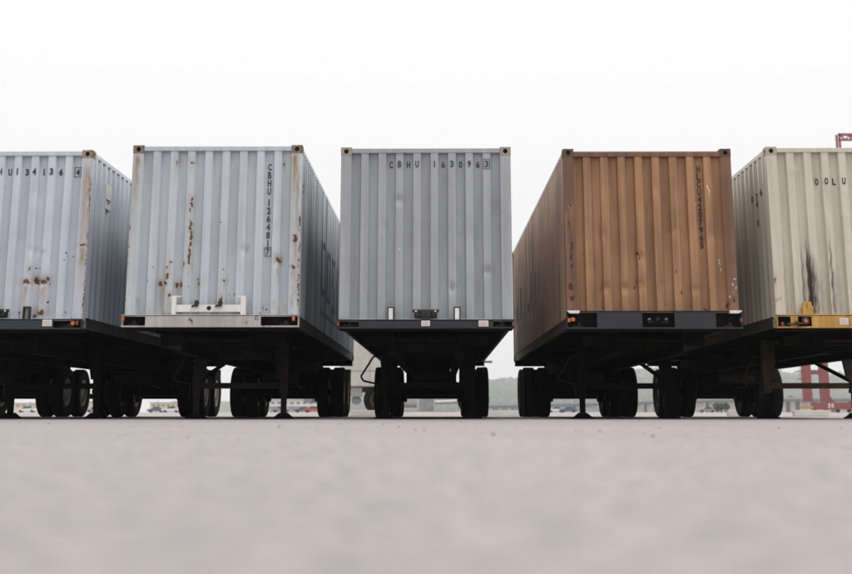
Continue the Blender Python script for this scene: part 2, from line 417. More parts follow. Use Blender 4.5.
    if c == 4:
        for a in ((571.5, 246, 1.6, 5), (571, 256, 1.4, 5), (572, 266, 1.3, 4), (570.5, 286.5, 2.6, 3.6), (572, 298, 2.4, 2.6), (570, 311, 2.5, 2), (569, 224, 1.3, 4, .8), (570, 205, 1.2, 3, .7), (571, 272, 1, 3, .7),
                  (638.5, 254, 1.6, 1.8), (640, 258, 1, 2), (677, 271, 1, 2.6), (640, 286.5, 1.4, .8), (635, 287, 1.0, .8), (665.5, 304, .9, 1.4), (682.5, 291, .9, 3.2), (706, 309, 3, 1.2), (601, 288, .8, 1), (584, 254, .8, 1),
                  (625, 289, 1.2, .8), (634, 305, .8, 1.2), (603.5, 308, .7, 2), (583, 263, .8, .9), (728, 305, 1.4, 4), (734, 300, 1.2, 3), (733, 200, 1, 3, .8)):
            sp(rust, *a)
        for i in range(90): sp(rust, random.uniform(572, 732), random.uniform(165, 310), random.uniform(.3, .6), random.uniform(.4, 1.0), .72)
        run(stain, 640, 282, 287, 3, .9); run(stain, 624, 289, 311, 3.5, .6); run(stain, 645, 275, 311, 3.2, .5); run(stain, 587, 262, 311, 3.2, .55); run(stain, 606, 285, 311, 3, .5); run(stain, 676, 285, 311, 3, .35)
        run(stain, 571, 200, 235, 2.6, .6); run(stain, 566, 210, 250, 1.2, .7)
        for k in range(-9, 10): 
            hw = 9 - abs(k); run(stain, 676.5 + k, 236 - hw, 236 + hw, 1.1, .9)
        for a in ((708, 187, 1.0, 3), (709.5, 192, .8, 3), (721, 262, .8, 4), (721.5, 270, .6, 3), (735, 279, 1, 1.6, .9), (732.5, 284, .8, 2.4, .9), (735.5, 287, .7, 2, .9), (733, 292, 1, 1.2, .9), (729.5, 297, .8, 2, .9), (697, 205, .5, 3), (569, 206, .5, 2, .8)):
            sp(scuff, *a)
    if c == 5:
        run(soot, 807.0, 232, 313, .9, 1.9); run(soot, 809.2, 243, 313, 1.5, 1.7); run(soot, 812, 247, 313, 2.2, 1.1); run(soot, 815.5, 256, 313, 2.2, .75); run(soot, 802.5, 240, 310, .9, .9)
        run(soot, 829, 226, 312, .8, 1.2); run(soot, 831.5, 250, 312, 1.6, .7); run(soot, 834, 262, 312, 2.5, .45); run(soot, 840, 268, 312, 1.6, .3); run(soot, 821, 262, 312, 3, .28)
        for i in range(40):
            u_ = random.choice((random.uniform(800, 818), random.uniform(826, 838), random.uniform(780, 935))); run(soot, u_, random.uniform(225, 280), 312, random.uniform(.3, .7), random.uniform(.15, .45))
        for a in ((776, 280, 1, 6, .8), (775, 300, .9, 4, .9)): sp(rust, *a)
        for i in range(25): sp(rust, random.uniform(778, 930), random.uniform(190, 312), .4, .5, .7)
        sp(soot, 778.5, 298.5, 1.6, .5, .9); sp(soot, 781, 297, .5, 1.2, .9); sp(soot, 777.5, 300.5, 1.2, .5, .9); sp(soot, 780.5, 299.8, 1.8, .45, .9)
        run(stain, 770, 155, 200, 2, .3)
    return dict(rust=rust, stain=stain, soot=soot, scuff=scuff)

def wear(X, Z, lst):
    m = np.zeros_like(X)
    WX = X + (fbm(X * 24 + 60, Z * 20 + 60, 3, 3) - .5) * .05
    WZ = Z + (fbm(X * 22 + 80, Z * 18 + 90, 9, 3) - .5) * .06
    for q in lst:
        if len(q) == 6:
            x, z, L, w, s, kind = q
            t = (z - Z) / L
            wig = 0.006 * np.sin(Z * 23 + x * 40)
            m = np.maximum(m, s * np.exp(-((X - x - wig) / w) ** 2) * (np.clip(t * 2.2, 0, 1) * np.clip((1.06 - t) * 12, 0, 1) if kind == 'grow' else np.clip(t * 7, 0, 1) * np.clip(1.15 - t, 0, 1)) * (t > 0))
        else:
            x, z, rx, rz, s = q
            m = np.maximum(m, s * np.exp(-((WX - x) / rx) ** 2 - ((WZ - z) / rz) ** 2))
    return m

def sweep(name, prof, zs, mat, parent, closed=False, spots=None, front=None, wob=0.0, wob_axis=1, seed=0, ink=None, caps=True, dents=None):
    """profile of (x, y) points swept up through heights zs, with wear attributes on the points"""
    P = np.array(prof, float); n, k = len(P), len(zs)
    X = np.repeat(P[None, :, 0], k, 0); Y = np.repeat(P[None, :, 1], k, 0); Z = np.repeat(np.array(zs)[:, None], n, 1)
    V = np.stack([X, Y, Z], -1)
    if wob:
        q = X if wob_axis == 1 else Y
        V[..., wob_axis] += (fbm(q * 3.1 + 7, Z * 2.3 + 3, seed, 3) - 0.5) * wob
    for dx_, dz_, rx_, rz_, dep in (dents or []):
        V[..., 1] += dep * np.exp(-((X - dx_) / rx_) ** 2 - ((Z - dz_) / rz_) ** 2)
    i, j = np.meshgrid(np.arange(k - 1), np.arange(n if closed else n - 1), indexing='ij')
    j2 = (j + 1) % n
    F = np.stack([i * n + j, i * n + j2, (i + 1) * n + j2, (i + 1) * n + j], -1).reshape(-1, 4)
    faces = F.tolist()
    if closed and caps: faces += [list(range(n))[::-1], list(range((k - 1) * n, k * n))]
    me = bpy.data.meshes.new(name)
    me.from_pydata(V.reshape(-1, 3).tolist(), [], faces)
    me.materials.append(mat)
    if spots:
        msk = np.ones_like(X) if front is None else (Y < front)
        for key in ('rust', 'stain', 'soot', 'scuff'):
            if spots[key]:
                a = me.attributes.new(key, 'FLOAT', 'POINT')
                a.data.foreach_set('value', (wear(X, Z, spots[key]) * msk).reshape(-1).astype(np.float32))
    if ink is not None:
        a = me.attributes.new('ink', 'FLOAT', 'POINT')
        a.data.foreach_set('value', ink(Y, Z).reshape(-1).astype(np.float32))
    me.update()
    return put(name, me, parent)

def dens(a, b, n): return [a + (b - a) * i / n for i in range(n)]

def end_profile():
    """front wall: nine recesses at 0.25 m pitch, listed from left to right as (x, y)"""
    RO, RI, hr, sl = 0.014, 0.074, 0.056, 0.016
    key = [(-1.085, RO)]
    for k in range(9):
        c = (k - 4) * 0.25
        key += [(c - hr - sl, RO), (c - hr, RI), (c + hr, RI), (c + hr + sl, RO)]
    key.append((1.085, RO))
    out = []
    for (a, ya), (b, yb) in zip(key, key[1:]):
        n = 2 if abs(ya - yb) > 1e-6 else max(1, int((b - a) / 0.011))
        out += [(a + (b - a) * i / n, ya + (yb - ya) * i / n) for i in range(n)]
    return out + [key[-1]]
EP = end_profile()

def side_profile(s):
    """side wall: trapezoid corrugation at 0.278 m pitch along the length"""
    XO, XI = CW / 2 - 0.002, CW / 2 - 0.038
    y, key = 0.165, []
    key.append((XI, y))
    y = 0.185
    while y + 0.278 < CL - 0.16:
        key += [(XI, y), (XO, y + 0.068), (XO, y + 0.14), (XI, y + 0.208)]
        y += 0.278
    key.append((XI, CL - 0.16))
    out = []
    for (a, ya), (b, yb) in zip(key, key[1:]):
        if yb - ya < 1e-6: continue
        for i in range(2): out.append((s * (a + (b - a) * i / 2), ya + (yb - ya) * i / 2))
    out.append((s * key[-1][0], key[-1][1]))
    return out

def casting_mesh(mat, s):
    """hollow-looking corner casting, outer corner at x = s*CW/2, front y = 0, z from 0 to 0.118"""
    m = MB(); w, d, h = 0.155, 0.178, 0.118
    def xx(a): return s * (CW / 2 + 0.003 - a)
    n = 20
    def ringface(cu, cv, ru, rv, U, Vv, mk, depth):
        per = []
        for i in range(n):
            t = 2 * math.pi * i / n; c_, s_ = math.cos(t), math.sin(t)
            k = 1 / max(abs(c_) / (U / 2), abs(s_) / (Vv / 2))
            per.append((cu + c_ * k, cv + s_ * k))
        hole = [(cu + ru * math.cos(2 * math.pi * i / n), cv + rv * math.sin(2 * math.pi * i / n)) for i in range(n)]
        v = [mk(u, q, 0) for u, q in per] + [mk(u, q, 0) for u, q in hole] + [mk(u, q, depth) for u, q in hole]
        f = [(i, (i + 1) % n, n + (i + 1) % n, n + i) for i in range(n)] + [(n + i, n + (i + 1) % n, 2 * n + (i + 1) % n, 2 * n + i) for i in range(n)]
        m.add(v, f)
        return [mk(u, q, depth) for u, q in hole]
    b1 = ringface(w / 2, h / 2, 0.034, 0.036, w, h, lambda u, v, e: (xx(u), -0.004 + e, v), 0.035)
    b2 = ringface(d / 2, h / 2, 0.042, 0.030, d, h, lambda u, v, e: (xx(e), -0.004 + u, v), 0.035)
    # remaining faces
    def P(a, b, c): return (xx(a), -0.004 + b, c)
    m.add([P(0, 0, 0), P(w, 0, 0), P(w, d, 0), P(0, d, 0), P(0, 0, h), P(w, 0, h), P(w, d, h), P(0, d, h)], [(0, 1, 2, 3), (4, 5, 6, 7), (1, 2, 6, 5), (2, 3, 7, 6)])
    me_v = len(m.f)
    m.add(b1, [tuple(range(n))]); m.add(b2, [tuple(range(n))])
    me = m.mesh('corner_casting', mat)
    me.materials.append(M['hole'])
    for p in list(me.polygons)[me_v:]: p.material_index = 1
    return me

_font = {}
def glyph(ch):
    """flat stencil character standing in the xz plane, facing -y, 1 unit high"""
    if ch in _font: return _font[ch]
    cu = bpy.data.curves.new('glyph', 'FONT'); cu.body = ch; cu.align_x = 'CENTER'; cu.size = 1.0; cu.resolution_u = 3; cu.offset = 0.036
    o = bpy.data.objects.new('glyph', cu); COL.objects.link(o)
    bpy.context.view_layer.update()
    me = bpy.data.meshes.new_from_object(o.evaluated_get(bpy.context.evaluated_depsgraph_get()))
    bpy.data.objects.remove(o)
    co = np.zeros(len(me.vertices) * 3); me.vertices.foreach_get('co', co); co = co.reshape(-1, 3)
    w = co[:, 0].max() - co[:, 0].min(); hgt = co[:, 1].max() - co[:, 1].min()
    cx = (co[:, 0].max() + co[:, 0].min()) / 2; y0 = co[:, 1].min()
    tw = 0.17 if ch == '1' else 0.52
    out = np.stack([(co[:, 0] - cx) / w * tw, np.zeros(len(co)), (co[:, 1] - y0) / hgt], -1)
    _font[ch] = (out, [tuple(p.vertices) for p in me.polygons]); bpy.data.meshes.remove(me)
    return _font[ch]
_gm = {}
def letter(ch, parent, x, z, h, mat, y=None, side=0):
    """one stencilled character centred at x with its foot at z on the front wall (side: on a side wall, x is the length)"""
    k = (ch, round(h, 3), mat.name, side)
    if k not in _gm:
        v, f = glyph(ch); v = v * h
        if side: v = np.stack([v[:, 1], -side * -1 * v[:, 0] * 1.0, v[:, 2]], -1)
        me = bpy.data.meshes.new('serial_letter'); me.from_pydata(v.tolist(), [], f); me.materials.append(mat); _gm[k] = me
    return put('serial_letter', _gm[k], parent, (x, y, z) if not side else (y, x, z))
def flat_y(x):
    c = round(x / 0.25) * 0.25
    return (0.074 if abs(x - c) < 0.06 else 0.014) - 0.007

def make_container(c, label):
    x, y, rz = PLACE[c]
    t = thing('shipping_container', label, 'container', (x, y, CZ + ZOFF[c]), rz, 'containers on the row of chassis')
    sp = spots_for(c)
    dents = [(random.uniform(-1, 1), random.uniform(.3, 2.3), random.uniform(.04, .12), random.uniform(.05, .3), random.uniform(-.008, .024)) for _ in range(14)]
    px_d = {3: ((452, 288), (487, 272), (399, 200)), 4: ((640, 284), (625, 288), (640, 256), (606, 288)), 2: ((278, 262), (245, 250)), 1: ((35, 281), (43, 283))}.get(c, ())
    for u_, v_ in px_d:
        q = fpx(c, u_, v_); dents.append((q[0], q[1], .06, .07, .028))
    z_front = [0.13 + (CH - 0.06 - 0.13) * i / 190 for i in range(191)]
    sweep('end_wall', EP, z_front, PAINT[c], t, spots=sp, dents=dents, wob=0.011 if c != 4 else 0.015, seed=c * 5)
    # corner posts
    zs = [0.118 + (CH - 0.236) * i / 170 for i in range(171)]
    for s in (-1, 1):
        o, i_ = s * CW / 2, s * (CW / 2 - 0.148)
        fr = dens(i_, o, 12) if s > 0 else dens(o, i_, 12)
        last = o if s > 0 else i_
        prof = [(q, 0.0) for q in fr] + [(last, 0.0)]
        prof = prof + [(last, 0.06), (last, 0.13 if s > 0 else 0.055)] if s > 0 else prof + [(last, 0.055)]
        prof += [(i_ if s > 0 else o, 0.13)] if s < 0 else [(i_, 0.055)]
        sweep('corner_post', prof, zs, POST[c], t, closed=True, spots=sp, front=0.05)
    for s in (-1, 1):
        MB().box(min(s * CW / 2, s * (CW / 2 - .12)), max(s * CW / 2, s * (CW / 2 - .12)), CL - 0.13, CL, 0.118, CH - 0.118).build('corner_post', PAINT[c], t)
    # rails and sills
    drop = 0.05 if c == 4 else 0.016
    MB().box(-CW / 2 + .152, CW / 2 - .152, 0.004, 0.09, CH - 0.066 - drop, CH - drop).build('top_rail', POST[c], t, bevel=0.006)
    MB().box(-CW / 2 + .152, CW / 2 - .152, 0.003, 0.09, 0.0, 0.142).build('bottom_sill', PAINT[c], t, bevel=0.006)
    MB().box(-CW / 2 + .152, CW / 2 - .152, CL - .09, CL - .003, 0.0, 0.14).build('bottom_sill', PAINT[c], t)
    for s in (-1, 1):
        a, b = sorted((s * (CW / 2 - 0.004), s * (CW / 2 - 0.065)))
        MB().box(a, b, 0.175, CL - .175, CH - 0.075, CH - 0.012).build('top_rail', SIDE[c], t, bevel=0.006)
        a, b = sorted((s * (CW / 2 - 0.022), s * (CW / 2 - 0.07)))
        MB().box(a, b, 0.175, CL - .175, 0.012, 0.165).build('bottom_rail', M['rail_dark'] if c != 4 else M['rail_brown'], t)
    ink = None
    if c == 2:
        def ink(Y, Z):
            m = np.zeros_like(Y)
            for y0, y1, z0, z1 in ((3.5, 3.72, .75, 1.7), (3.5, 4.2, 1.55, 1.7), (3.5, 4.2, .75, .9), (4.55, 4.8, .7, 1.65), (5.1, 5.35, .7, 1.65), (4.55, 5.35, 1.5, 1.65), (4.55, 5.35, .7, .85), (5.7, 5.95, 1.1, 1.65), (5.7, 6.4, 1.5, 1.65), (6.2, 6.45, .6, 1.15), (5.7, 6.4, .6, .75), (6.8, 7.05, .6, 1.6), (7.4, 7.65, .6, 1.6), (3.4, 7.8, .42, .5)):
                m = np.maximum(m, ((Y > y0) & (Y < y1) & (Z > z0) & (Z < z1)) * 0.74)
            return m
    if c == 4:
        def ink(Y, Z):
            m = np.zeros_like(Y)
            for y0, y1, z0, z1 in ((4.7, 4.95, .9, 1.5), (5.5, 5.8, .8, 1.4), (6.4, 6.7, .85, 1.5), (7.0, 7.6, .8, 1.0), (8.1, 8.5, .75, 1.5), (9.2, 9.9, .8, 1.5), (10.3, 11.4, .8, 1.2)):
                m = np.maximum(m, ((Y > y0) & (Y < y1) & (Z > z0) & (Z < z1)) * 0.74)
            return m
    zside = [0.16 + (CH - 0.22) * i / 50 for i in range(51)]
    for s in (-1, 1):
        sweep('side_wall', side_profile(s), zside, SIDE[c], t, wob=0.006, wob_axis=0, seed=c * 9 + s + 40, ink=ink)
    MB().box(-CW / 2 + .06, CW / 2 - .06, 0.09, CL - .09, CH - 0.05, CH - 0.02).build('roof', PAINT[c], t)
    fl = MB().box(-CW / 2 + .07, CW / 2 - .07, 0.1, CL - .1, 0.13, 0.155)
    for k in range(40):
        yy = 0.25 + k * 0.3
        fl.box(-CW / 2 + .07, CW / 2 - .07, yy, yy + 0.045, 0.02, 0.13)
    fl.build('floor_frame', M['black'], t)
    for s in (-1, 1):
        a, b = sorted((s * 0.006, s * (CW / 2 - .13)))
        d = MB().box(a, b, CL - .07, CL - .02, 0.142, CH - .1).build('door', PAINT[c], t)
        MB().cyl((s * .35, CL + .01, .1), (s * .35, CL + .01, CH - .08), .017).cyl((s * .85, CL + .01, .1), (s * .85, CL + .01, CH - .08), .017).build('lock_rod', PAINT[c], d)
    for s in (-1, 1):
        me = casting_mesh(CAST[c], s); me2 = casting_mesh(CAST[c], -s)
        for z in (0.0, CH - 0.118):
            put('corner_casting', me, t, (0, 0, z))
            put('corner_casting', me2, t, (0, CL, z), (0, 0, math.pi))
    return t

C = {}
C[0] = make_container(0, 'blue grey container standing on the chassis whose cream wheels show beyond serial 134136')
C[1] = make_container(1, 'rust patched blue grey container with serial 134136 4 across its top')
C[2] = make_container(2, 'rust spotted pale blue container with CBHU 1264817 running down its face')
C[3] = make_container(3, 'clean mid grey container with CBHU 1630963 across its top')
C[4] = make_container(4, 'weathered orange brown container with HLCU 4207965 running down its face')
C[5] = make_container(5, 'cream grey container lettered OOLU with black soot streaks down its face')

def row(c, text, h, mat, ztop_v):
    z = fpx(c, 426, ztop_v)[1]
    for ch, xx in text: letter(ch, C[c], xx, z, h, mat, flat_y(xx))
def frame_box(c, x, z, w, h, mat):
    m = MB(); y = flat_y(x); t = 0.007
    for a in ((-w / 2, w / 2, -t, 0), (-w / 2, w / 2, h, h + t), (-w / 2 - t, -w / 2, -t, h + t), (w / 2, w / 2 + t, -t, h + t)):
        m.box(x + a[0], x + a[1], y - .001, y + .001, z + a[2], z + a[3])
    m.build('check_digit_frame', mat, C[c])
row(3, [(ch, (k - 4) * .125) for k, ch in enumerate('CBHU') ] + [(ch, .125 + k * .125) for k, ch in enumerate('1630963')], 0.098, M['ink_grey'], 167.2)
frame_box(3, .875, fpx(3, 426, 167.2)[1] - .018, .078, .134, M['ink_grey'])
row(1, [(ch, -.375 + k * .125) for k, ch in enumerate('CBHU134136')] + [('4', 1.0)], 0.1, M['ink_black'], 174.8)
frame_box(1, 1.0, fpx(1, 60, 174.8)[1] - .018, .08, .136, M['ink_black'])
row(5, [(ch, -.5 + k * .125) for k, ch in enumerate('OOLU')], 0.1, M['ink_black'], 184.2)
z0 = fpx(2, 268, 163)[1]
for k, ch in enumerate('CBHU1264817'):
    letter(ch, C[2], .752, z0 - k * .118 - (.045 if k > 3 else 0) - .1, .1, M['ink_grey'], flat_y(.75))
frame_box(2, .752, z0 - 10 * .118 - .145 - .008, .078, .116, M['ink_grey'])
z0 = fpx(4, 699, 165)[1]
for k, ch in enumerate('HLCU4207965'):
    letter(ch, C[4], .752, z0 - k * .1115 - .1, .1, M['ink_brown'], flat_y(.75))
# marks on the left side wall of the cream container (side ridges at x = -CW/2)
for ch, k, u, v in (('0', 3, 748, 199), ('7', 2, 752, 196.6), ('6', 1, 757, 191.7), ('4', 2, 752, 203.6), ('5', 2, 754, 222.5)):
    yy = .185 + .278 * k + .034
    o = letter(ch, C[5], -CW / 2 + .020, at(u, v, PLACE[5][1] + yy).z - CZ - .05, .1, M['ink_grey'], yy)
    o.rotation_euler = (0, 0, math.atan2(-.068, .036)); o.location.x -= .005; o.location.y -= .003
# stickers on side walls
def side_sticker(c, s, y0, z0, w, h):
    x = s * (CW / 2 + .004)
    st = MB().box(min(x, x - s * .003), max(x, x - s * .003), y0, y0 + w, z0, z0 + h).build('sticker', M['sticker'], C[c])
    MB().box(min(x, x + s * .002), max(x, x + s * .002), y0 + w * .15, y0 + w * .85, z0 + h * .32, z0 + h * .40).box(min(x, x + s * .002), max(x, x + s * .002), y0 + w * .3, y0 + w * .7, z0 + h * .22, z0 + h * .28).build('printed_mark', M['blue_print'], st)
side_sticker(1, 1, .185 + .068 + .278 * 2, 1.86, .35, .38)
for zz in (2.02, 1.93):
    MB().box(CW / 2 + .002, CW / 2 + .004, .185 + .07, .185 + .14, zz, zz + .05).build('printed_mark', M['blue_print'], C[2])

# ------------------------------------------------------------------ chassis
def tyre_mesh():
    R, w = 0.52, 0.255
    p = [(0.285, -.085), (0.30, -.105), (0.36, -.122), (0.43, -.1275), (0.475, -.122), (0.505, -.11), (0.516, -.095)]
    for g in (-.055, 0.0, .055):
        p += [(0.52, g - .02), (0.52, g - .007), (0.505, g - .005), (0.505, g + .005), (0.52, g + .007), (0.52, g + .02)]
    p += [(r, -o) for r, o in p[:7][::-1]]
    return MB().lathe(p, 40, closed=True).mesh('tyre', M['rubber'], True)
def rim_mesh(mat):
    """dished steel disc wheel, hollow towards +x"""
    p = [(0.29, .10), (0.275, .10), (0.262, .085), (0.262, -.02), (0.235, -.055), (0.18, -.062), (0.15, -.045), (0.15, .01), (0.11, .03), (0.11, .075), (0.06, .085), (0.001, .085)]
    m = MB().lathe(p, 32)
    m.lathe([(0.262, -.02), (0.275, -.10), (0.29, -.10)], 32)
    for k in range(10):
        t = 2 * math.pi * k / 10
        m.cyl((-.056, .205 * math.cos(t), .205 * math.sin(t)), (-.022, .205 * math.cos(t), .205 * math.sin(t)), .015, 6)
    return m.mesh('wheel', mat, True)
TYRE = tyre_mesh()
RIM = {'light': rim_mesh(M['rim']), 'dark': rim_mesh(M['rim_dark'])}

def gladhand(m, x, y, z, s=1):
    m.cyl((x, y, z), (x, y - .035, z), .032, 14); m.box(x - .012, x + .012, y - .05, y - .01, z - .055, z + .01); m.cyl((x, y - .02, z - .02), (x + s * .07, y - .02, z - .05), .014, 8)

AXO = {0: 0.0, 1: 0.45, 2: .15, 3: 0, 4: 0, 5: .1}
def make_chassis(c, label, zb0, zb1, mat, faces, leg_mat, lights, rims='light', drop=0.0, brace_mat=None, lip=None):
    x, y, rz = PLACE[c]
    t = thing('container_chassis', label, 'chassis', (x, y, 0), rz, 'chassis standing in the row')
    T = CZ - 0.002 + ZOFF[c]
    FY, BY = -.125, -.012
    E_ = 1.236
    # front bolster: flanges, back web, end plates and a seat below the container
    b = MB()
    b.box(-E_, E_, FY, BY, zb0, zb0 + .02).box(-E_, E_, FY, BY, zb1 - .014, zb1)
    for s in (-1, 1):
        a, d = sorted((s * E_, s * (E_ - .016))); b.box(a, d, FY + .03, BY - .012, zb0 + .022, zb1 - .022)
    bo = b.build('front_bolster', mat, t, bevel=0.003)
    MB().box(-E_ + .017, E_ - .017, BY - .012, BY, zb0 + .022, zb1 - .022).build('bolster_web', M['black'], bo)  # black rather than bolster colour: paints the pockets as if in deep shade
    MB().box(-1.21, 1.21, BY, .31, 1.222, T).box(-.9, .9, .9, 1.15, 1.06, 1.2).build('bolster_beam', M['black'], t)
    for x0, x1 in faces:
        MB().box(x0, x1, FY + .004, FY + .016, zb0 + .021, zb1 - .021).build('bolster_panel', mat, bo)
    for s in (-1, 1):                                               # locking pins lying in the pockets
        MB().cyl((s * 1.06, FY + .03, zb0 + .07), (s * 1.06, BY, zb0 + .07), .02).box(s * 1.06 - .09, s * 1.06 + .05, FY + .035, FY + .05, zb0 + .03, zb0 + .05).build('lock_pin', M['shadegrey'], bo)
    for lx, lz, colr, sh in lights:
        m = MB()
        if sh == 'round': m.cyl((lx, FY - .002, lz), (lx, FY - .02, lz), .032, 16, .026)
        else: m.box(lx - .018, lx + .018, FY - .016, FY + .03, lz - .028, lz + .028)
        m.build('marker_light', M[colr], bo, bevel=.006 if sh != 'round' else 0)
    # main rails
    for s in (-1, 1):
        cx = s * .47
        m = MB().box(cx - .075, cx + .075, .30, 12.0, T - .02, T).box(cx - .006, cx + .006, .30, 12.0, .93, T - .02).box(cx - .075, cx + .075, .30, 12.0, .91, .93)
        m.build('main_rail', M['black'], t)
    for yy in (1.2, 2.3, 3.6, 5.0, 6.4, 7.8, 9.1):
        MB().box(-.464, .464, yy, yy + .07, .98, 1.2).build('cross_member', M['black'], t)
    for yy in (3.2, 6.0, 8.4):
        for s in (-1, 1):
            a, d = sorted((s * .477, s * 1.0)); MB().prism([(a, 1.19 if s < 0 else 1.05), (d, 1.05 if s < 0 else 1.19), (d, 1.22), (a, 1.22)], 'y', yy, yy + .06).build('outrigger', M['black'], t)
    # rear end
    MB().box(-1.2, 1.2, 11.85, 12.15, 1.15, T).build('rear_bolster', M['black'], t)
    rg = MB().box(-1.1, 1.1, 11.98, 12.08, .40, .52)
    for s in (-1, 1): rg.box(s * .47 - .05, s * .47 + .05, 11.98, 12.06, .52, 1.15)
    rg.build('underride_guard', M['black'], t)
    MB().box(-.41, .41, 11.6, 11.64, .60, 1.14).build('rear_plate', M['black'], t)
    for s in (-1, 1):
        fx0, fx1 = sorted((s * .53, s * 1.19))
        MB().box(fx0, fx1, 11.72, 11.73, .34, 1.06).build('mud_flap', M['rubber'], t) if c in (1, 2) and s > 0 else None
    # suspension, axles, wheels
    su = MB()
    for s in (-1, 1):
        for yy in (9.0 + AXO[c], 10.25 + AXO[c], 11.5 + AXO[c] * .5): su.prism([(yy - .16, .91), (yy + .16, .91), (yy + .07, .62), (yy - .07, .62)], 'x', s * .47 - .05, s * .47 + .05)
        for yy in (9.6 + AXO[c], 10.9 + AXO[c]):
            su.box(s * .47 - .04, s * .47 + .04, yy - .55, yy + .55, .62, .68).box(s * .47 - .07, s * .47 + .07, yy - .12, yy + .12, .57, .73)
    su.box(-.42, .42, 10.0, 10.5, .66, .90)
    su.build('suspension', M['black'], t)
    for yy in (9.6 + AXO[c], 10.9 + AXO[c]):
        ax = MB().cyl((-.98, yy, .52), (.98, yy, .52), .065, 14)
        for s in (-1, 1): ax.cyl((s * .30, yy - .22, .60), (s * .30, yy - .05, .60), .085, 12).cyl((s * .56, yy, .52), (s * .66, yy, .52), .2, 18)
        ax.build('axle', M['black'], t)
        for s in (-1, 1):
            for k, ox in enumerate((.76, 1.075)):
                lit = rims
                flip = (s > 0) != (k == 0)
                w_ = put('wheel', RIM[lit], t, (s * ox, yy, .521), (random.uniform(0, 6.28), 0, 0 if flip else math.pi))
                put('tyre', TYRE, w_)
    # air tank and brake hoses
    MB().cyl((-.36, 8.2, .80), (.36, 8.2, .80), .12, 16).build('air_tank', M['shadegrey'], t, smooth=True)
    MB().tube([(.2, 8.2, .78), (.32, 8.8, .62), (.28, 9.3, .6), (.3, 9.5, .62)], .014, 6).build('brake_hose', M['hose'], t)
    # landing gear
    ly = 2.9
    brace_mat = brace_mat or leg_mat
    for s in (-1, 1):
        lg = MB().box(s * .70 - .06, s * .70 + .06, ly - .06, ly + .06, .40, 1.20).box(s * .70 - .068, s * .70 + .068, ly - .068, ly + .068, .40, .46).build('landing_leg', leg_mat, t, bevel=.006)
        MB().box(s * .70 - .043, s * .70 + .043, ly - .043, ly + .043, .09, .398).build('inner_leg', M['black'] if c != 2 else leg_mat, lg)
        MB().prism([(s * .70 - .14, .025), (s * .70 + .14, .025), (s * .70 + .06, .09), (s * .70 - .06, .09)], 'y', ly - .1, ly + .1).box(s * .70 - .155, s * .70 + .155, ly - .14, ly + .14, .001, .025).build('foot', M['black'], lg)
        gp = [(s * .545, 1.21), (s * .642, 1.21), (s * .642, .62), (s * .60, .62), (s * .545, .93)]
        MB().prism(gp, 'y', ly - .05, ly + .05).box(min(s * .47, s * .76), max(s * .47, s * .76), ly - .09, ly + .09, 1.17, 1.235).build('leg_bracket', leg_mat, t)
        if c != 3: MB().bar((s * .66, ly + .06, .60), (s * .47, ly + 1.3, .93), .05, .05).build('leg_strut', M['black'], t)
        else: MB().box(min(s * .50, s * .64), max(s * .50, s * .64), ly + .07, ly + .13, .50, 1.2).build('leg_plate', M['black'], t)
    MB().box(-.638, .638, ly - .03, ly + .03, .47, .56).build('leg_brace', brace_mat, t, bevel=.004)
    if drop:
        MB().box(-.36, .36, ly - .2, ly - .12, .92, 1.16).prism([(-.55, 1.235), (.55, 1.235), (.40, 1.16), (-.40, 1.16)], 'y', ly - .2, ly - .12).build('cross_member', leg_mat, t)
    # crank handle on the left leg
    hx = -.76
    MB().tube([(hx, ly, .98), (hx - .12, ly, .98), (hx - .32, ly - .05, .66), (hx - .28, ly - .05, .59), (hx - .05, ly - .03, .54), (hx - .05, ly - .03, .32)], .016, 8).build('crank_handle', M['shadegrey'], t)
    # kingpin plate
    MB().box(-.45, .45, .32, 1.15, 1.10, 1.12).cyl((0, .75, 1.10), (0, .75, .99), .045, 14).build('kingpin_plate', M['black'], t)
    return t, bo, FY

CH_ = {}
sym = lambda a: [(-a, a)]
CH_[0] = make_chassis(0, 'black chassis with cream wheels beside the one under serial 134136', 1.244, 1.39, M['bluegrey_dark'], sym(.84), M['black'], [(-1.15, 1.33, 'orange', 'box'), (1.15, 1.33, 'orange', 'box')])
CH_[1] = make_chassis(1, 'dark blue grey fronted chassis under the rust patched blue grey container', 1.244, 1.39, M['bluegrey_dark'], sym(.84), M['black'], [(-1.15, 1.325, 'red_lens', 'box'), (1.12, 1.325, 'orange', 'round'), (1.18, 1.325, 'red_lens', 'box')])
CH_[2] = make_chassis(2, 'pale grey fronted chassis with white upright frame under the pale blue container', 1.252, 1.425, M['palegrey'], [(-.90, .71)], M['shadegrey'], [(-1.212, 1.365, 'orange', 'box'), (1.165, 1.365, 'orange', 'box')], drop=1)
CH_[3] = make_chassis(3, 'black fronted chassis with two white reflector plates under the mid grey container', 1.232, 1.356, M['navy'], [(-.93, .94)], M['black'], [(-1.215, 1.29, 'red_lens', 'box'), (1.215, 1.29, 'red_lens', 'box')], rims='dark')
CH_[4] = make_chassis(4, 'navy fronted chassis with white corner caps under the orange brown container', 1.24, 1.493, M['navy'], [(-.81, -.174), (.279, .86)], M['black'], [(-1.205, 1.36, 'orange', 'box'), (-1.15, 1.37, 'orange', 'round'), (1.21, 1.36, 'red_lens', 'box')], rims='dark')
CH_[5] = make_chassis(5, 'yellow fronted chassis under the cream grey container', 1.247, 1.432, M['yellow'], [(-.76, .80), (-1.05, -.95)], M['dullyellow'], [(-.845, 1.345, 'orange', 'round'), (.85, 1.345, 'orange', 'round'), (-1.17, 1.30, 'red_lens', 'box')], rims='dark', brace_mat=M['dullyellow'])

def on(c, name, mb, mat, bevel=0, parent=None): return mb.build(name, M[mat], parent or CH_[c][0], bevel=bevel)
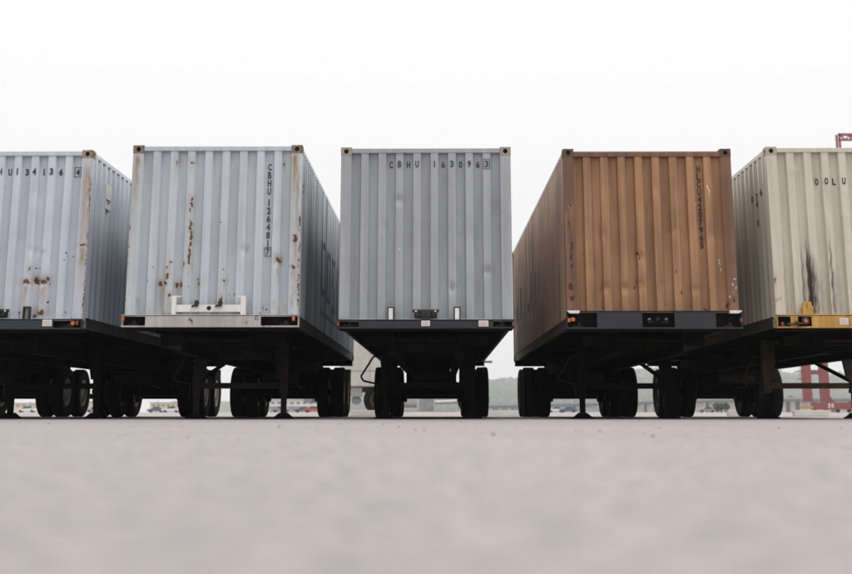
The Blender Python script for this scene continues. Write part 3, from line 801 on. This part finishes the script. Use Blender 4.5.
# stickers with red print
def label_plate(c, x0, x1, z0, z1):
    F_ = CH_[c][2]
    s_ = on(c, 'sticker', MB().box(x0, x1, F_ - .003, F_ + .003, z0, z1), 'sticker', parent=CH_[c][1])
    m = MB(); h = z1 - z0
    for k in range(3): m.box(x0 + .015, x1 - .015 - .02 * (k == 2), F_ - .005, F_ - .003, z0 + h * (.2 + .25 * k), z0 + h * (.29 + .25 * k))
    m.build('printed_line', M['red_print'], s_)
label_plate(1, .687, .821, 1.285, 1.378)
label_plate(3, -.06, .06, 1.262, 1.338); label_plate(3, .735, .87, 1.258, 1.34)
label_plate(5, -.375, -.25, 1.288, 1.385)
# container 2 chassis: white frame with two gladhands
on(2, 'upright_frame', MB().box(-.545, -.48, -.115, -.10, 1.425, 1.685).box(-.545, -.43, -.10, -.055, 1.665, 1.685).box(-.545, -.53, -.10, -.02, 1.425, 1.665)
   .box(.42, .485, -.115, -.10, 1.425, 1.685).box(.37, .485, -.10, -.055, 1.665, 1.685).box(.47, .485, -.10, -.02, 1.425, 1.665)
   .box(-.478, .418, -.112, -.06, 1.462, 1.56), 'white', .004)
for lx in (-.19, .14):
    m = MB(); gladhand(m, lx, -.113, 1.585, -1); m.box(lx - .02, lx + .02, -.15, -.1, 1.54, 1.62); on(2, 'gladhand', m, 'hose')
on(2, 'maker_badge', MB().lathe([(.001, 0), (.03, 0), (.03, .004)], 20, 'y', -.02, -.118, 1.515), 'shadegrey')
# containers 1 and 3: bracket plates and central gladhand block
for c, zb, wht in ((3, 1.356, True), (1, 1.39, False)):
    for lx, s in ((-.485, -1), (.438, 1)):
        m = MB().box(lx - .048, lx - .03, -.12, -.03, zb, zb + .175).box(lx + .03, lx + .048, -.12, -.03, zb, zb + .175).box(lx - .03, lx + .03, -.12, -.03, zb + .157, zb + .175)
        br = on(c, 'reflector_bracket', m, 'navy', .003)
        on(c, 'reflector', MB().box(lx - .03, lx + .03, -.117 if wht else -.06, -.105 if wht else -.05, zb, zb + .157), 'white' if wht else 'palegrey', parent=br)
    m = MB().box(-.16, .16, -.06, -.03, zb + .02, zb + .135).box(-.06, .06, -.11, -.06, zb, zb + .12).box(-.185, .185, -.075, -.06, zb + .10, zb + .14)
    gladhand(m, -.12, -.065, zb + .09, 1); gladhand(m, .12, -.065, zb + .09, -1)
    m.cyl((-.03, -.11, zb + .06), (-.03, -.15, zb + .06), .02).cyl((.03, -.11, zb + .06), (.03, -.15, zb + .06), .02)
    g = on(c, 'gladhand_block', m, 'hose', .003)
    on(c, 'gladhand_seal', MB().cyl((-.135, -.10, zb + .115), (-.135, -.106, zb + .115), .013).cyl((.135, -.10, zb + .115), (.135, -.106, zb + .115), .013), 'rim', parent=g)
# container 4 chassis: white caps, gladhands in the middle pocket
for s in (-1, 1):
    pts = [(s * 1.238, 1.496), (s * 1.05, 1.496), (s * 1.06, 1.456), (s * 1.19, 1.456)]
    on(4, 'corner_cap', MB().prism(pts, 'y', -.132, -.02), 'white')
m = MB(); gladhand(m, -.07, -.05, 1.37, 1); gladhand(m, .17, -.05, 1.37, -1); m.cyl((.05, -.05, 1.38), (.05, -.09, 1.38), .03, 14)
on(4, 'gladhand_block', m, 'shadegrey')
on(4, 'gladhand_seal', MB().cyl((-.07, -.086, 1.372), (-.07, -.092, 1.372), .017).cyl((.17, -.086, 1.372), (.17, -.092, 1.372), .017), 'rim')
# container 5 chassis: yellow guide box, pocket fittings
on(5, 'guide_box', MB().box(-.875, -.72, -.12, -.02, 1.432, 1.545).prism([(-.86, 1.545), (-.735, 1.545), (-.745, 1.61), (-.85, 1.61)], 'y', -.11, -.03), 'yellow', .006)
on(5, 'guide_box', MB().box(.72, .875, -.12, -.02, 1.432, 1.545).prism([(.735, 1.545), (.86, 1.545), (.85, 1.61), (.745, 1.61)], 'y', -.11, -.03), 'yellow', .006)
on(5, 'bolster_lamp_surround', MB().lathe([(.033, .0), (.055, .0), (.055, .012), (.033, .012)], 20, 'y', -.845, -.136, 1.345, True), 'hose')
on(5, 'lock_handle', MB().cyl((-1.0, -.15, 1.33), (-.90, -.15, 1.30), .012).box(-1.1, -.93, -.14, -.128, 1.285, 1.31), 'dullyellow')

# ------------------------------------------------------------------ background: parked truck behind the row
M['cab'] = plain('cream_white_cab_paint', (0.50, 0.48, 0.44), 0.5, 0.12, 3)
M['alu'] = plain('dull_aluminium', (0.55, 0.55, 0.55), 0.35, 0.1, 8, metal=0.6)
M['midgrey'] = plain('mid_grey_paint', (0.26, 0.27, 0.28), 0.6, 0.2, 6)
M['glass'] = plain('dark_window_glass', (0.03, 0.04, 0.05), 0.1, 0.1, 3)
M['concrete'] = plain('pale_concrete', (0.50, 0.48, 0.45), 0.85, 0.12, 1.2, bump=0.2)
M['deck_dark'] = plain('dark_deck_edge', (0.11, 0.12, 0.13), 0.8, 0.15, 0.2)
M['concrete_far'] = plain('viaduct_concrete', (0.38, 0.38, 0.38), 0.85, 0.12, 0.2)
TY = 45.0
tr = thing('parked_truck', 'cream parked tractor truck standing sideways behind the mid grey container', 'truck', (-1.2, TY, 0))
cabm = MB().prism([(-1.75, .95), (-1.75, 2.2), (-1.5, 2.72), (-.35, 2.72), (-.30, .95)], 'y', -1.15, 1.15)
cabm.build('cab', M['cab'], tr, bevel=.05)
MB().box(-1.76, -1.735, -.9, .9, 1.65, 2.3).build('window', M['glass'], tr)
MB().box(-.74, -.725, -1.16, -1.148, 1.0, 2.5).box(-1.6, -.4, -1.16, -1.148, 1.48, 1.50).build('door_seam', M['midgrey'], tr)
MB().box(-2.75, -1.74, -.95, .95, .85, 1.55).build('hood', M['cab'], tr, bevel=.08)
MB().box(-3.0, -2.74, -1.1, 1.1, .42, .80).build('bumper', M['midgrey'], tr)
MB().box(-2.7, 3.3, -.45, -.35, .78, 1.0).box(-2.7, 3.3, .35, .45, .78, 1.0).build('frame_rail', M['midgrey'], tr)
MB().cyl((.42, -.85, .52), (.88, -.85, .52), .27, 20).build('fuel_tank', M['alu'], tr, smooth=True)
MB().box(.98, 1.46, -1.1, -.6, .14, .64).build('battery_box', M['midgrey'], tr, bevel=.02)
MB().cyl((1.5, -.8, .42), (2.3, -.8, .46), .07).box(1.5, 2.4, -.7, -.5, .5, .72).build('exhaust', M['alu'], tr)
MB().box(-1.9, -1.0, -1.1, -.9, .62, .92).build('step', M['midgrey'], tr)
MB().box(-1.75, -1.42, -1.12, -.7, .2, .6).cyl((-1.2, -1.0, .5), (-1.2, -.7, .5), .16, 14).build('tool_box', M['midgrey'], tr)
for wx, r_ in ((-.42, .5), (2.85, .5)):
    for s in (-1, 1):
        w_ = put('wheel', RIM['dark'], tr, (wx, s * .98, .521), (0, 0, -math.pi / 2 if s < 0 else math.pi / 2))
        put('tyre', TYRE, w_)
for wx in (1.9,):
    MB().box(wx, wx + .9, -.4, .4, 1.0, 1.12).build('fifth_wheel', M['black'], tr)

# wheel stops
def wheel_stop(x0, x1, Y, label):
    o = MB().prism([(-.11, .001), (.11, .001), (.08, .15), (-.08, .15)], 'x', x0, x1).build('wheel_stop', M['concrete'], None, bevel=.012)
    o.location = (0, Y, 0)
    return tag(o, label, 'wheel stop', 'concrete wheel stops behind the chassis')
wheel_stop(9.1, 9.95, 31.8, 'pale concrete wheel stop left of the red crane sill')
wheel_stop(7.75, 8.25, 33.0, 'pale concrete wheel stop behind the navy fronted chassis wheels')
wheel_stop(-2.0, -1.1, 34.0, 'pale concrete wheel stop in front of the cream parked truck')
wheel_stop(1.8, 3.0, 38.0, 'pale concrete wheel stop between mid grey and orange brown containers')

# ------------------------------------------------------------------ background: street lamp
lamp = thing('street_lamp', 'thin double headed street lamp rising behind the mid grey container wheels', 'street lamp', at(484.5, 411, 190).xy[:] + (0,) if False else (at(484.5, 411, 190).x, 190, 0))
MB().cyl((0, 0, 0), (0, 0, 7.4), .12, 10, .07).build('pole', M['midgrey'], lamp)
for ox in (.35, .95):
    MB().box(ox - .32, ox + .28, -.2, .2, 7.28, 7.55).build('lamp_head', M['black'], lamp, bevel=.05)
MB().cyl((0, 0, 7.4), (.95, 0, 7.45), .05, 8).build('arm', M['midgrey'], lamp)

# ------------------------------------------------------------------ background: red quay crane
M['crane_red'] = plain('faded_red_crane_paint', (0.22, 0.037, 0.032), 0.55, 0.12, 0.6)
KY = 230.0
kx = lambda u: at(u, 411, KY).x
def kz(v): return max(0.0, at(426, v, KY).z)
crane = thing('gantry_crane', 'tall red gantry crane with number 30 on its sill beam', 'crane', (kx(808), KY, 0))
X0 = kx(808); XR = lambda u: kx(u) - X0
top = 47.0
def kleg(u, dy, w, z1, name='leg'):
    MB().box(XR(u) - w / 2, XR(u) + w / 2, dy - w / 2, dy + w / 2, 1.9, z1).build(name, M['crane_red'], crane)
kleg(808.7, 0, 1.35, 34); kleg(826.5, .3, 1.45, 34); kleg(905, 0, 1.4, 34); kleg(925, .3, 1.4, 34)
MB().box(XR(812.4), XR(822.3), -.4, .6, kz(374.5), kz(370)).build('cross_beam', M['crane_red'], crane)
sl_ = MB().box(XR(812.2), XR(950), -.55, .75, 0.55, 1.75)
sl_.prism([(XR(828), 1.75), (XR(835), 1.75), (XR(829.5), 3.0), (XR(828), 3.0)], 'y', -.4, .5).build('sill_beam', M['crane_red'], crane)
MB().box(XR(802), XR(812), -.9, .9, .75, 1.2).build('buffer', M['yellow'], crane)
for u in (815, 826, 838, 849, 905, 920):
    MB().cyl((XR(u), -.2, .33), (XR(u), .2, .33), .33, 16).build('bogie_wheel', M['black'], crane)
for ch, dx in (('3', 0), ('0', .62)):
    v, f = glyph(ch); me = bpy.data.meshes.new('number'); me.from_pydata((v * .8).tolist(), [], f); me.materials.append(M['white'])
    put('number', me, crane, (XR(828.6) + dx, -.57, .85))
for vv in (371, 379):
    MB().box(XR(800.5), XR(804.9), -1.0, .6, kz(vv) - .08, kz(vv) + .08).box(XR(800.5), XR(804.9), -1.0, -.95, kz(vv) + .9, kz(vv) + .98).box(XR(800.5), XR(800.8), -1.0, -.95, kz(vv), kz(vv) + .98).build('platform', M['crane_red'], crane)
lad = MB()
for dx in (0, .5): lad.box(XR(802.3) + dx, XR(802.3) + dx + .06, -.75, -.69, .4, 30)
for k in range(90): lad.box(XR(802.3), XR(802.3) + .5, -.74, -.70, .6 + k * .33, .63 + k * .33)
lad.build('ladder', M['crane_red'], crane)
MB().box(XR(800), XR(960), -1.2, .8, 34, 36).box(XR(800), XR(960), 1.2, 3.2, 34, 36).build('girder', M['crane_red'], crane)
aw = MB()
A0, A1 = 838.4, 842.4
zt, zl = at(838, 133.2, KY).z, at(838, 140.6, KY).z
TR = lambda q: at(q, 137, KY).x - X0
for u in (835.9, 838.8): aw.box(TR(u), TR(u) + .35, 0, .35, 36, zt - (.3 if u < 837 else 0))
aw.box(TR(838.8), TR(960), 0, .4, zt - .45, zt).box(TR(838.8), TR(960), 0, .4, zl, zl + .35)
u = 840.0; k = 0
while u < 958:
    aw.bar((TR(u), .2, zl + .2 if k % 2 else zt - .2), (TR(u + 5.5), .2, zt - .2 if k % 2 else zl + .2), .25, .25)
    if k % 2: aw.box(TR(u + 5.5) - .15, TR(u + 5.5) + .15, .02, .38, zl, zt)
    u += 5.5; k += 1
aw.build('apex_truss', M['crane_red'], crane)

# ------------------------------------------------------------------ background: viaduct, cars
VY = 600.0
vx = lambda u: at(u, 411, VY).x
via = thing('viaduct', 'long grey concrete road viaduct on piers below the hazy hill', 'viaduct', (0, VY, 0))
xa, xb = vx(470), vx(905)
za, zb = 2.6, 6.0
def vdeck(x): return za + (zb - za) * min(1, max(0, (x - xa) / (vx(760) - xa)))
N = 24
dk, pr = MB(), MB()
for k in range(N):
    x0, x1 = xa + (xb - xa) * k / N, xa + (xb - xa) * (k + 1) / N
    dk.prism([(x0, vdeck(x0) - 1.0), (x1, vdeck(x1) - 1.0), (x1, vdeck(x1)), (x0, vdeck(x0))], 'y', -6, 6)
    pr.prism([(x0, vdeck(x0)), (x1, vdeck(x1)), (x1, vdeck(x1) + .75), (x0, vdeck(x0) + .75)], 'y', -6.2, -5.9)
dk.build('deck', M['deck_dark'], via); pr.build('parapet', M['midgrey'], via)
k = 0; xx = xa + 3
while xx < xb:
    w = 2.0 if k % 3 else 5.5
    MB().box(xx, xx + w, -4, 4, 0, vdeck(xx) - .95).build('pier', M['concrete'], via)
    xx += w + 2.4; k += 1
M['car_red'] = plain('red_car_paint', (0.45, 0.03, 0.03), 0.3, 0.05, 1)
M['car_white'] = plain('white_car_paint', (0.7, 0.7, 0.7), 0.3, 0.05, 1)
M['car_grey'] = plain('grey_car_paint', (0.2, 0.21, 0.22), 0.3, 0.05, 1)
def car(u, mat, label, Y=VY - 4.2, z=None):
    X = at(u, 411, Y).x; z = vdeck(X) if z is None else z
    t = thing('car', label, 'car', (X, Y, z), 0, 'cars on the viaduct')
    MB().prism([(-2.2, .35), (-2.25, .75), (-1.5, .88), (1.3, .95), (2.2, .85), (2.25, .35)], 'y', -.85, .85).build('body', M[mat], t, bevel=.06)
    MB().prism([(-1.1, .88), (-.45, 1.42), (.9, 1.42), (1.6, .92)], 'y', -.75, .75).build('cabin', M['glass'], t, bevel=.06)
    for wx in (-1.35, 1.35):
        for s in (-1, 1): MB().cyl((wx, s * .72, .32), (wx, s * .88, .32), .32, 14).build('wheel', M['rubber'], t)
    return t
car(790.5, 'car_red', 'small red car on the viaduct left of the crane legs')
car(575, 'car_white', 'small white car on the viaduct behind the orange brown container legs')

# ------------------------------------------------------------------ background: low buildings on the left
M['bld_yellow'] = plain('yellow_building_paint', (0.62, 0.47, 0.17), 0.8, 0.06, 0.3)
M['bld_green'] = plain('pale_grey_green_wall', (0.42, 0.45, 0.42), 0.8, 0.08, 0.3)
M['bld_pale'] = plain('pale_wall', (0.55, 0.54, 0.52), 0.8, 0.08, 0.2)
M['roof_grey'] = plain('grey_roof', (0.30, 0.31, 0.32), 0.7, 0.1, 0.3)
M['win_far'] = plain('far_window', (0.06, 0.07, 0.09), 0.2, 0.2, 1)
def far_building(name, label, u0, u1, Y, z_mid, z_top, low, up, win, nwin, z_low_strip, canopy=False):
    x0, x1 = at(u0, 411, Y).x, at(u1, 411, Y).x
    t = thing(name, label, 'building', ((x0 + x1) / 2, Y, 0), 0, 'low buildings beyond the yard')
    h = (x1 - x0) / 2
    MB().box(-h, h, 0, 20, 0, z_mid).build('lower_wall', low, t)
    MB().box(-h, h, -.3, 20, z_mid, z_top).build('upper_wall', up, t)
    MB().box(-h - .4, h + .4, -.8, 20.4, z_top, z_top + .5).prism([(-h * .2, z_top + .5), (h * .9, z_top + .5), (h * .9, z_top + 2.0)], 'y', 2, 18).build('roof', M['roof_grey'], t)
    for px in (-.7, .1): MB().cyl((h * px, 5, z_top + .5), (h * px, 5, z_top + 1.5), 1.1, 10, .8).build('roof_vent', M['alu'], t)
    for k in range(nwin):
        wx = -h + 2.2 + k * (2 * h - 4.4) / max(1, nwin - 1)
        f = MB().box(wx - .95, wx + .95, -.36, -.30, z_mid + (z_top - z_mid) * .3, z_mid + (z_top - z_mid) * .75).build('window', M['bld_pale'], t)
        MB().box(wx - .8, wx + .8, -.40, -.36, z_mid + (z_top - z_mid) * .35, z_mid + (z_top - z_mid) * .7).build('pane', win, f)
    if canopy: MB().prism([(-h - 1, z_mid), (h + 1, z_mid), (h * .9, z_mid + 1.1), (-h * .9, z_mid + 1.1)], 'y', -3, -.3).build('canopy', M['bld_pale'], t)
    return t
far_building('warehouse', 'yellow two storey building with a row of dark windows under the pale blue container', 150, 191, 800, 2.4, 5.6, M['bld_green'], M['bld_yellow'], M['win_far'], 8, 0)
far_building('warehouse', 'yellow two storey building seen past the cream chassis wheels', 14, 104, 820, 2.6, 5.4, M['bld_pale'], M['bld_yellow'], M['win_far'], 14, 0)
far_building('office_building', 'pale two storey building with canopy seen between pale blue container wheels', 268, 322, 620, 2.8, 5.8, M['bld_pale'], M['bld_pale'], M['win_far'], 8, 0, True)

M['car_blue'] = plain('blue_car_paint', (0.05, 0.08, 0.16), 0.3, 0.05, 1)
for u, Y, mt, lab in ((27, 300, 'car_white', 'white car parked beyond the yard left of the cream wheels'), (95, 320, 'car_grey', 'grey car parked beyond the yard right of the cream wheels'),
                      (156, 330, 'car_blue', 'dark blue car parked before the yellow windowed building'), (171, 310, 'car_white', 'white car parked before the yellow windowed building'), (184, 335, 'car_grey', 'grey car parked before the yellow windowed building'),
                      (281, 300, 'car_grey', 'grey car parked before the pale canopied building'), (303, 320, 'car_blue', 'dark blue car parked before the pale canopied building'), (313, 290, 'car_red', 'red car parked before the pale canopied building'),
                      (556, 340, 'car_white', 'white car parked below the viaduct behind the orange brown container'), (568, 320, 'car_blue', 'dark blue car parked below the viaduct behind the orange brown container'), (707, 330, 'car_grey', 'grey car parked beside the small round bush')):
    c_ = car(u, mt, lab, Y, 0.0); c_['group'] = 'cars parked beyond the yard'

# ------------------------------------------------------------------ background: hill with woods and houses
M['hill'] = plain('hill_ground', (0.075, 0.085, 0.05), 0.9, 0.2, 0.01)
M['wood_a'] = plain('spring_foliage', (0.075, 0.092, 0.05), 0.9, 0.35, 0.05)
HY = 2400.0
def ridge(u):
    return np.interp(u, [150, 300, 400, 490, 513, 560, 640, 700, 790, 850, 1000, 1200], [404, 398, 388, 382.5, 381, 378, 371, 369, 374, 375, 372, 384])
ul = np.linspace(150, 1200, 90)
hx_ = np.array([at(u, 411, HY).x for u in ul]); hz_ = np.array([at(u, ridge(u), HY).z for u in ul])
rows = [(0.0, 1500), (0.25, 1750), (0.6, 2050), (0.88, 2280), (1.0, 2400), (0.97, 2600), (0.7, 3000)]
hv, hf = [], []
for j, (k, Y) in enumerate(rows):
    for i in range(len(ul)):
        nz_ = 0.0 if j == 0 else 3 * math.sin(i * .7 + j) + 2 * math.sin(i * 1.9 + j * 2)
        hv.append((hx_[i] * Y / HY, Y, hz_[i] * k * (Y / HY if Y < HY else 1) + nz_ * k - (2 if j == 0 else 4)))
n_ = len(ul)
for j in range(len(rows) - 1):
    for i in range(n_ - 1): hf.append((j * n_ + i, j * n_ + i + 1, (j + 1) * n_ + i + 1, (j + 1) * n_ + i))
structure(MB().add(hv, hf).build('hill', M['hill']))
def hill_z(u, Y):
    ks = [r[0] * (r[1] / HY if r[1] < HY else 1) for r in rows]; ys = [r[1] for r in rows]
    return float(np.interp(Y, ys, ks)) * at(u, ridge(u), HY).z - 3
ico_v = []
phi = (1 + 5 ** .5) / 2
for a, b in ((1, phi), (-1, phi), (1, -phi), (-1, -phi)): ico_v += [(0, a, b), (a, b, 0), (b, 0, a)]
ico_v = np.array(ico_v) / math.sqrt(1 + phi * phi)
ico_f = [(i, j, k) for i in range(12) for j in range(i + 1, 12) for k in range(j + 1, 12)
         if all(abs(np.linalg.norm(ico_v[p] - ico_v[q]) - 1.0515) < .01 for p, q in ((i, j), (j, k), (i, k)))]
wood = MB()
for i in range(5200):
    u = random.uniform(300, 1000) if random.random() < .8 else random.choice((random.uniform(485, 520), random.uniform(620, 660), random.uniform(775, 860)))
    Y = random.uniform(1560, 2420)
    X = at(u, 411, Y).x; r = random.uniform(3, 7)
    z = hill_z(u, Y) + r * .4
    sc = np.array([random.uniform(.8, 1.3), random.uniform(.8, 1.3), random.uniform(.8, 1.5)]) * r
    v = ico_v * sc * (0.75 + 0.5 * RNG.rand(12, 1)) + np.array([X, Y, z])
    wood.add(v.tolist(), ico_f)
wo = wood.build('woodland', M['wood_a']); structure(wo, 'stuff'); wo['label'] = 'hazy spring woodland covering the far hillside'
M['house_a'] = plain('white_house_wall', (0.6, 0.58, 0.55), 0.8, 0.1, 0.2)
M['house_roof'] = plain('brown_house_roof', (0.16, 0.12, 0.11), 0.8, 0.2, 0.2)
hl = [(491, 2380, 'white house with brown roof on the hill ridge beside the street lamp'), (498, 2360, 'wide white house with brown roof among ridge trees right of the street lamp'), (506, 2390, 'white house with brown roof on the ridge next to the brown container side'),
      (640, 2250, 'white house with brown roof on the slope behind the orange brown container legs'), (647, 2300, 'white house with brown roof high on the slope behind the brown container leg brace'), (800, 2330, 'white house with brown roof on the slope left of the red crane leg'),
      (818, 2370, 'white house with brown roof on the slope between the red crane legs'), (842, 2340, 'white house with brown roof on the slope right of the red crane')]
for u, Y, lab in hl:
    t = thing('house', lab, 'house', (at(u, 411, Y).x, Y, hill_z(u, Y) - 1), random.uniform(-.4, .4), 'houses on the hill')
    w, d, h = random.uniform(7, 10), 5, random.uniform(6, 8)
    MB().box(-w, w, -d, d, 0, h).build('wall', M['house_a'], t)
    MB().prism([(-d - .6, h), (d + .6, h), (0, h + 4)], 'x', -w - .6, w + .6).build('roof', M['house_roof'], t)
    for k in (-.55, 0, .55): MB().box(w * k - 1, w * k + 1, -d - .1, -d + .02, h * .45, h * .8).build('window', M['win_far'], t)

# ------------------------------------------------------------------ background: small tree by the viaduct
M['leaf'] = plain('tree_leaf', (0.07, 0.10, 0.035), 0.8, 0.4, 1.0)
M['bark'] = plain('tree_bark', (0.08, 0.06, 0.045), 0.9, 0.3, 4)
def small_tree(u, Y, h, w, label):
    t = thing('tree', label, 'tree', (at(u, 411, Y).x, Y, 0), 0, 'small trees beyond the yard')
    tk = MB().cyl((0, 0, 0), (0, 0, h * .5), .16, 8, .09)
    for k in range(5):
        a = k * 1.26; tk.cyl((0, 0, h * .3 + k * .1), (math.cos(a) * w * .5, math.sin(a) * w * .5, h * .7), .06, 6, .02)
    tk.build('trunk', M['bark'], t)
    cr = MB()
    for k in range(900):
        a, b = random.uniform(0, 6.28), random.gauss(0, .5); q = random.random() ** .4
        p = Vector((math.cos(a) * math.cos(b) * w * q, math.sin(a) * math.cos(b) * w * q, h * .62 + math.sin(b) * h * .42 * q + .2 * math.sin(a * 3)))
        n1 = Vector((random.gauss(0, 1), random.gauss(0, 1), random.gauss(0, 1))).normalized(); n2 = n1.orthogonal().normalized(); n3 = n1.cross(n2)
        s_ = random.uniform(.12, .28); cr.add([p + n2 * s_, p + n3 * s_ * .6, p - n2 * s_, p - n3 * s_ * .6], [(0, 1, 2, 3)])
    cr.build('crown', M['leaf'], t)
small_tree(721.5, 260, 1.9, 1.7, 'small round green bush beside viaduct piers')
small_tree(157, 700, 3.2, 2.6, 'small dark green tree in front of the yellow building')

# ------------------------------------------------------------------ haze
HZ = MB().box(-4400, 4400, -450, 5800, -1.5, 130)
hm = bpy.data.materials.new('pale_haze'); hm.use_nodes = True
hn = hm.node_tree.nodes; hn.clear()
ho = hn.new('ShaderNodeOutputMaterial'); pv = hn.new('ShaderNodeVolumePrincipled')
pv.inputs['Color'].default_value = (0.93, 0.96, 1.0, 1); pv.inputs['Density'].default_value = 0.00026; pv.inputs['Anisotropy'].default_value = 0.2
hm.node_tree.links.new(pv.outputs[0], ho.inputs['Volume'])
hz = HZ.build('haze', hm); structure(hz, 'stuff'); hz['label'] = 'thin pale haze over the port and hill'
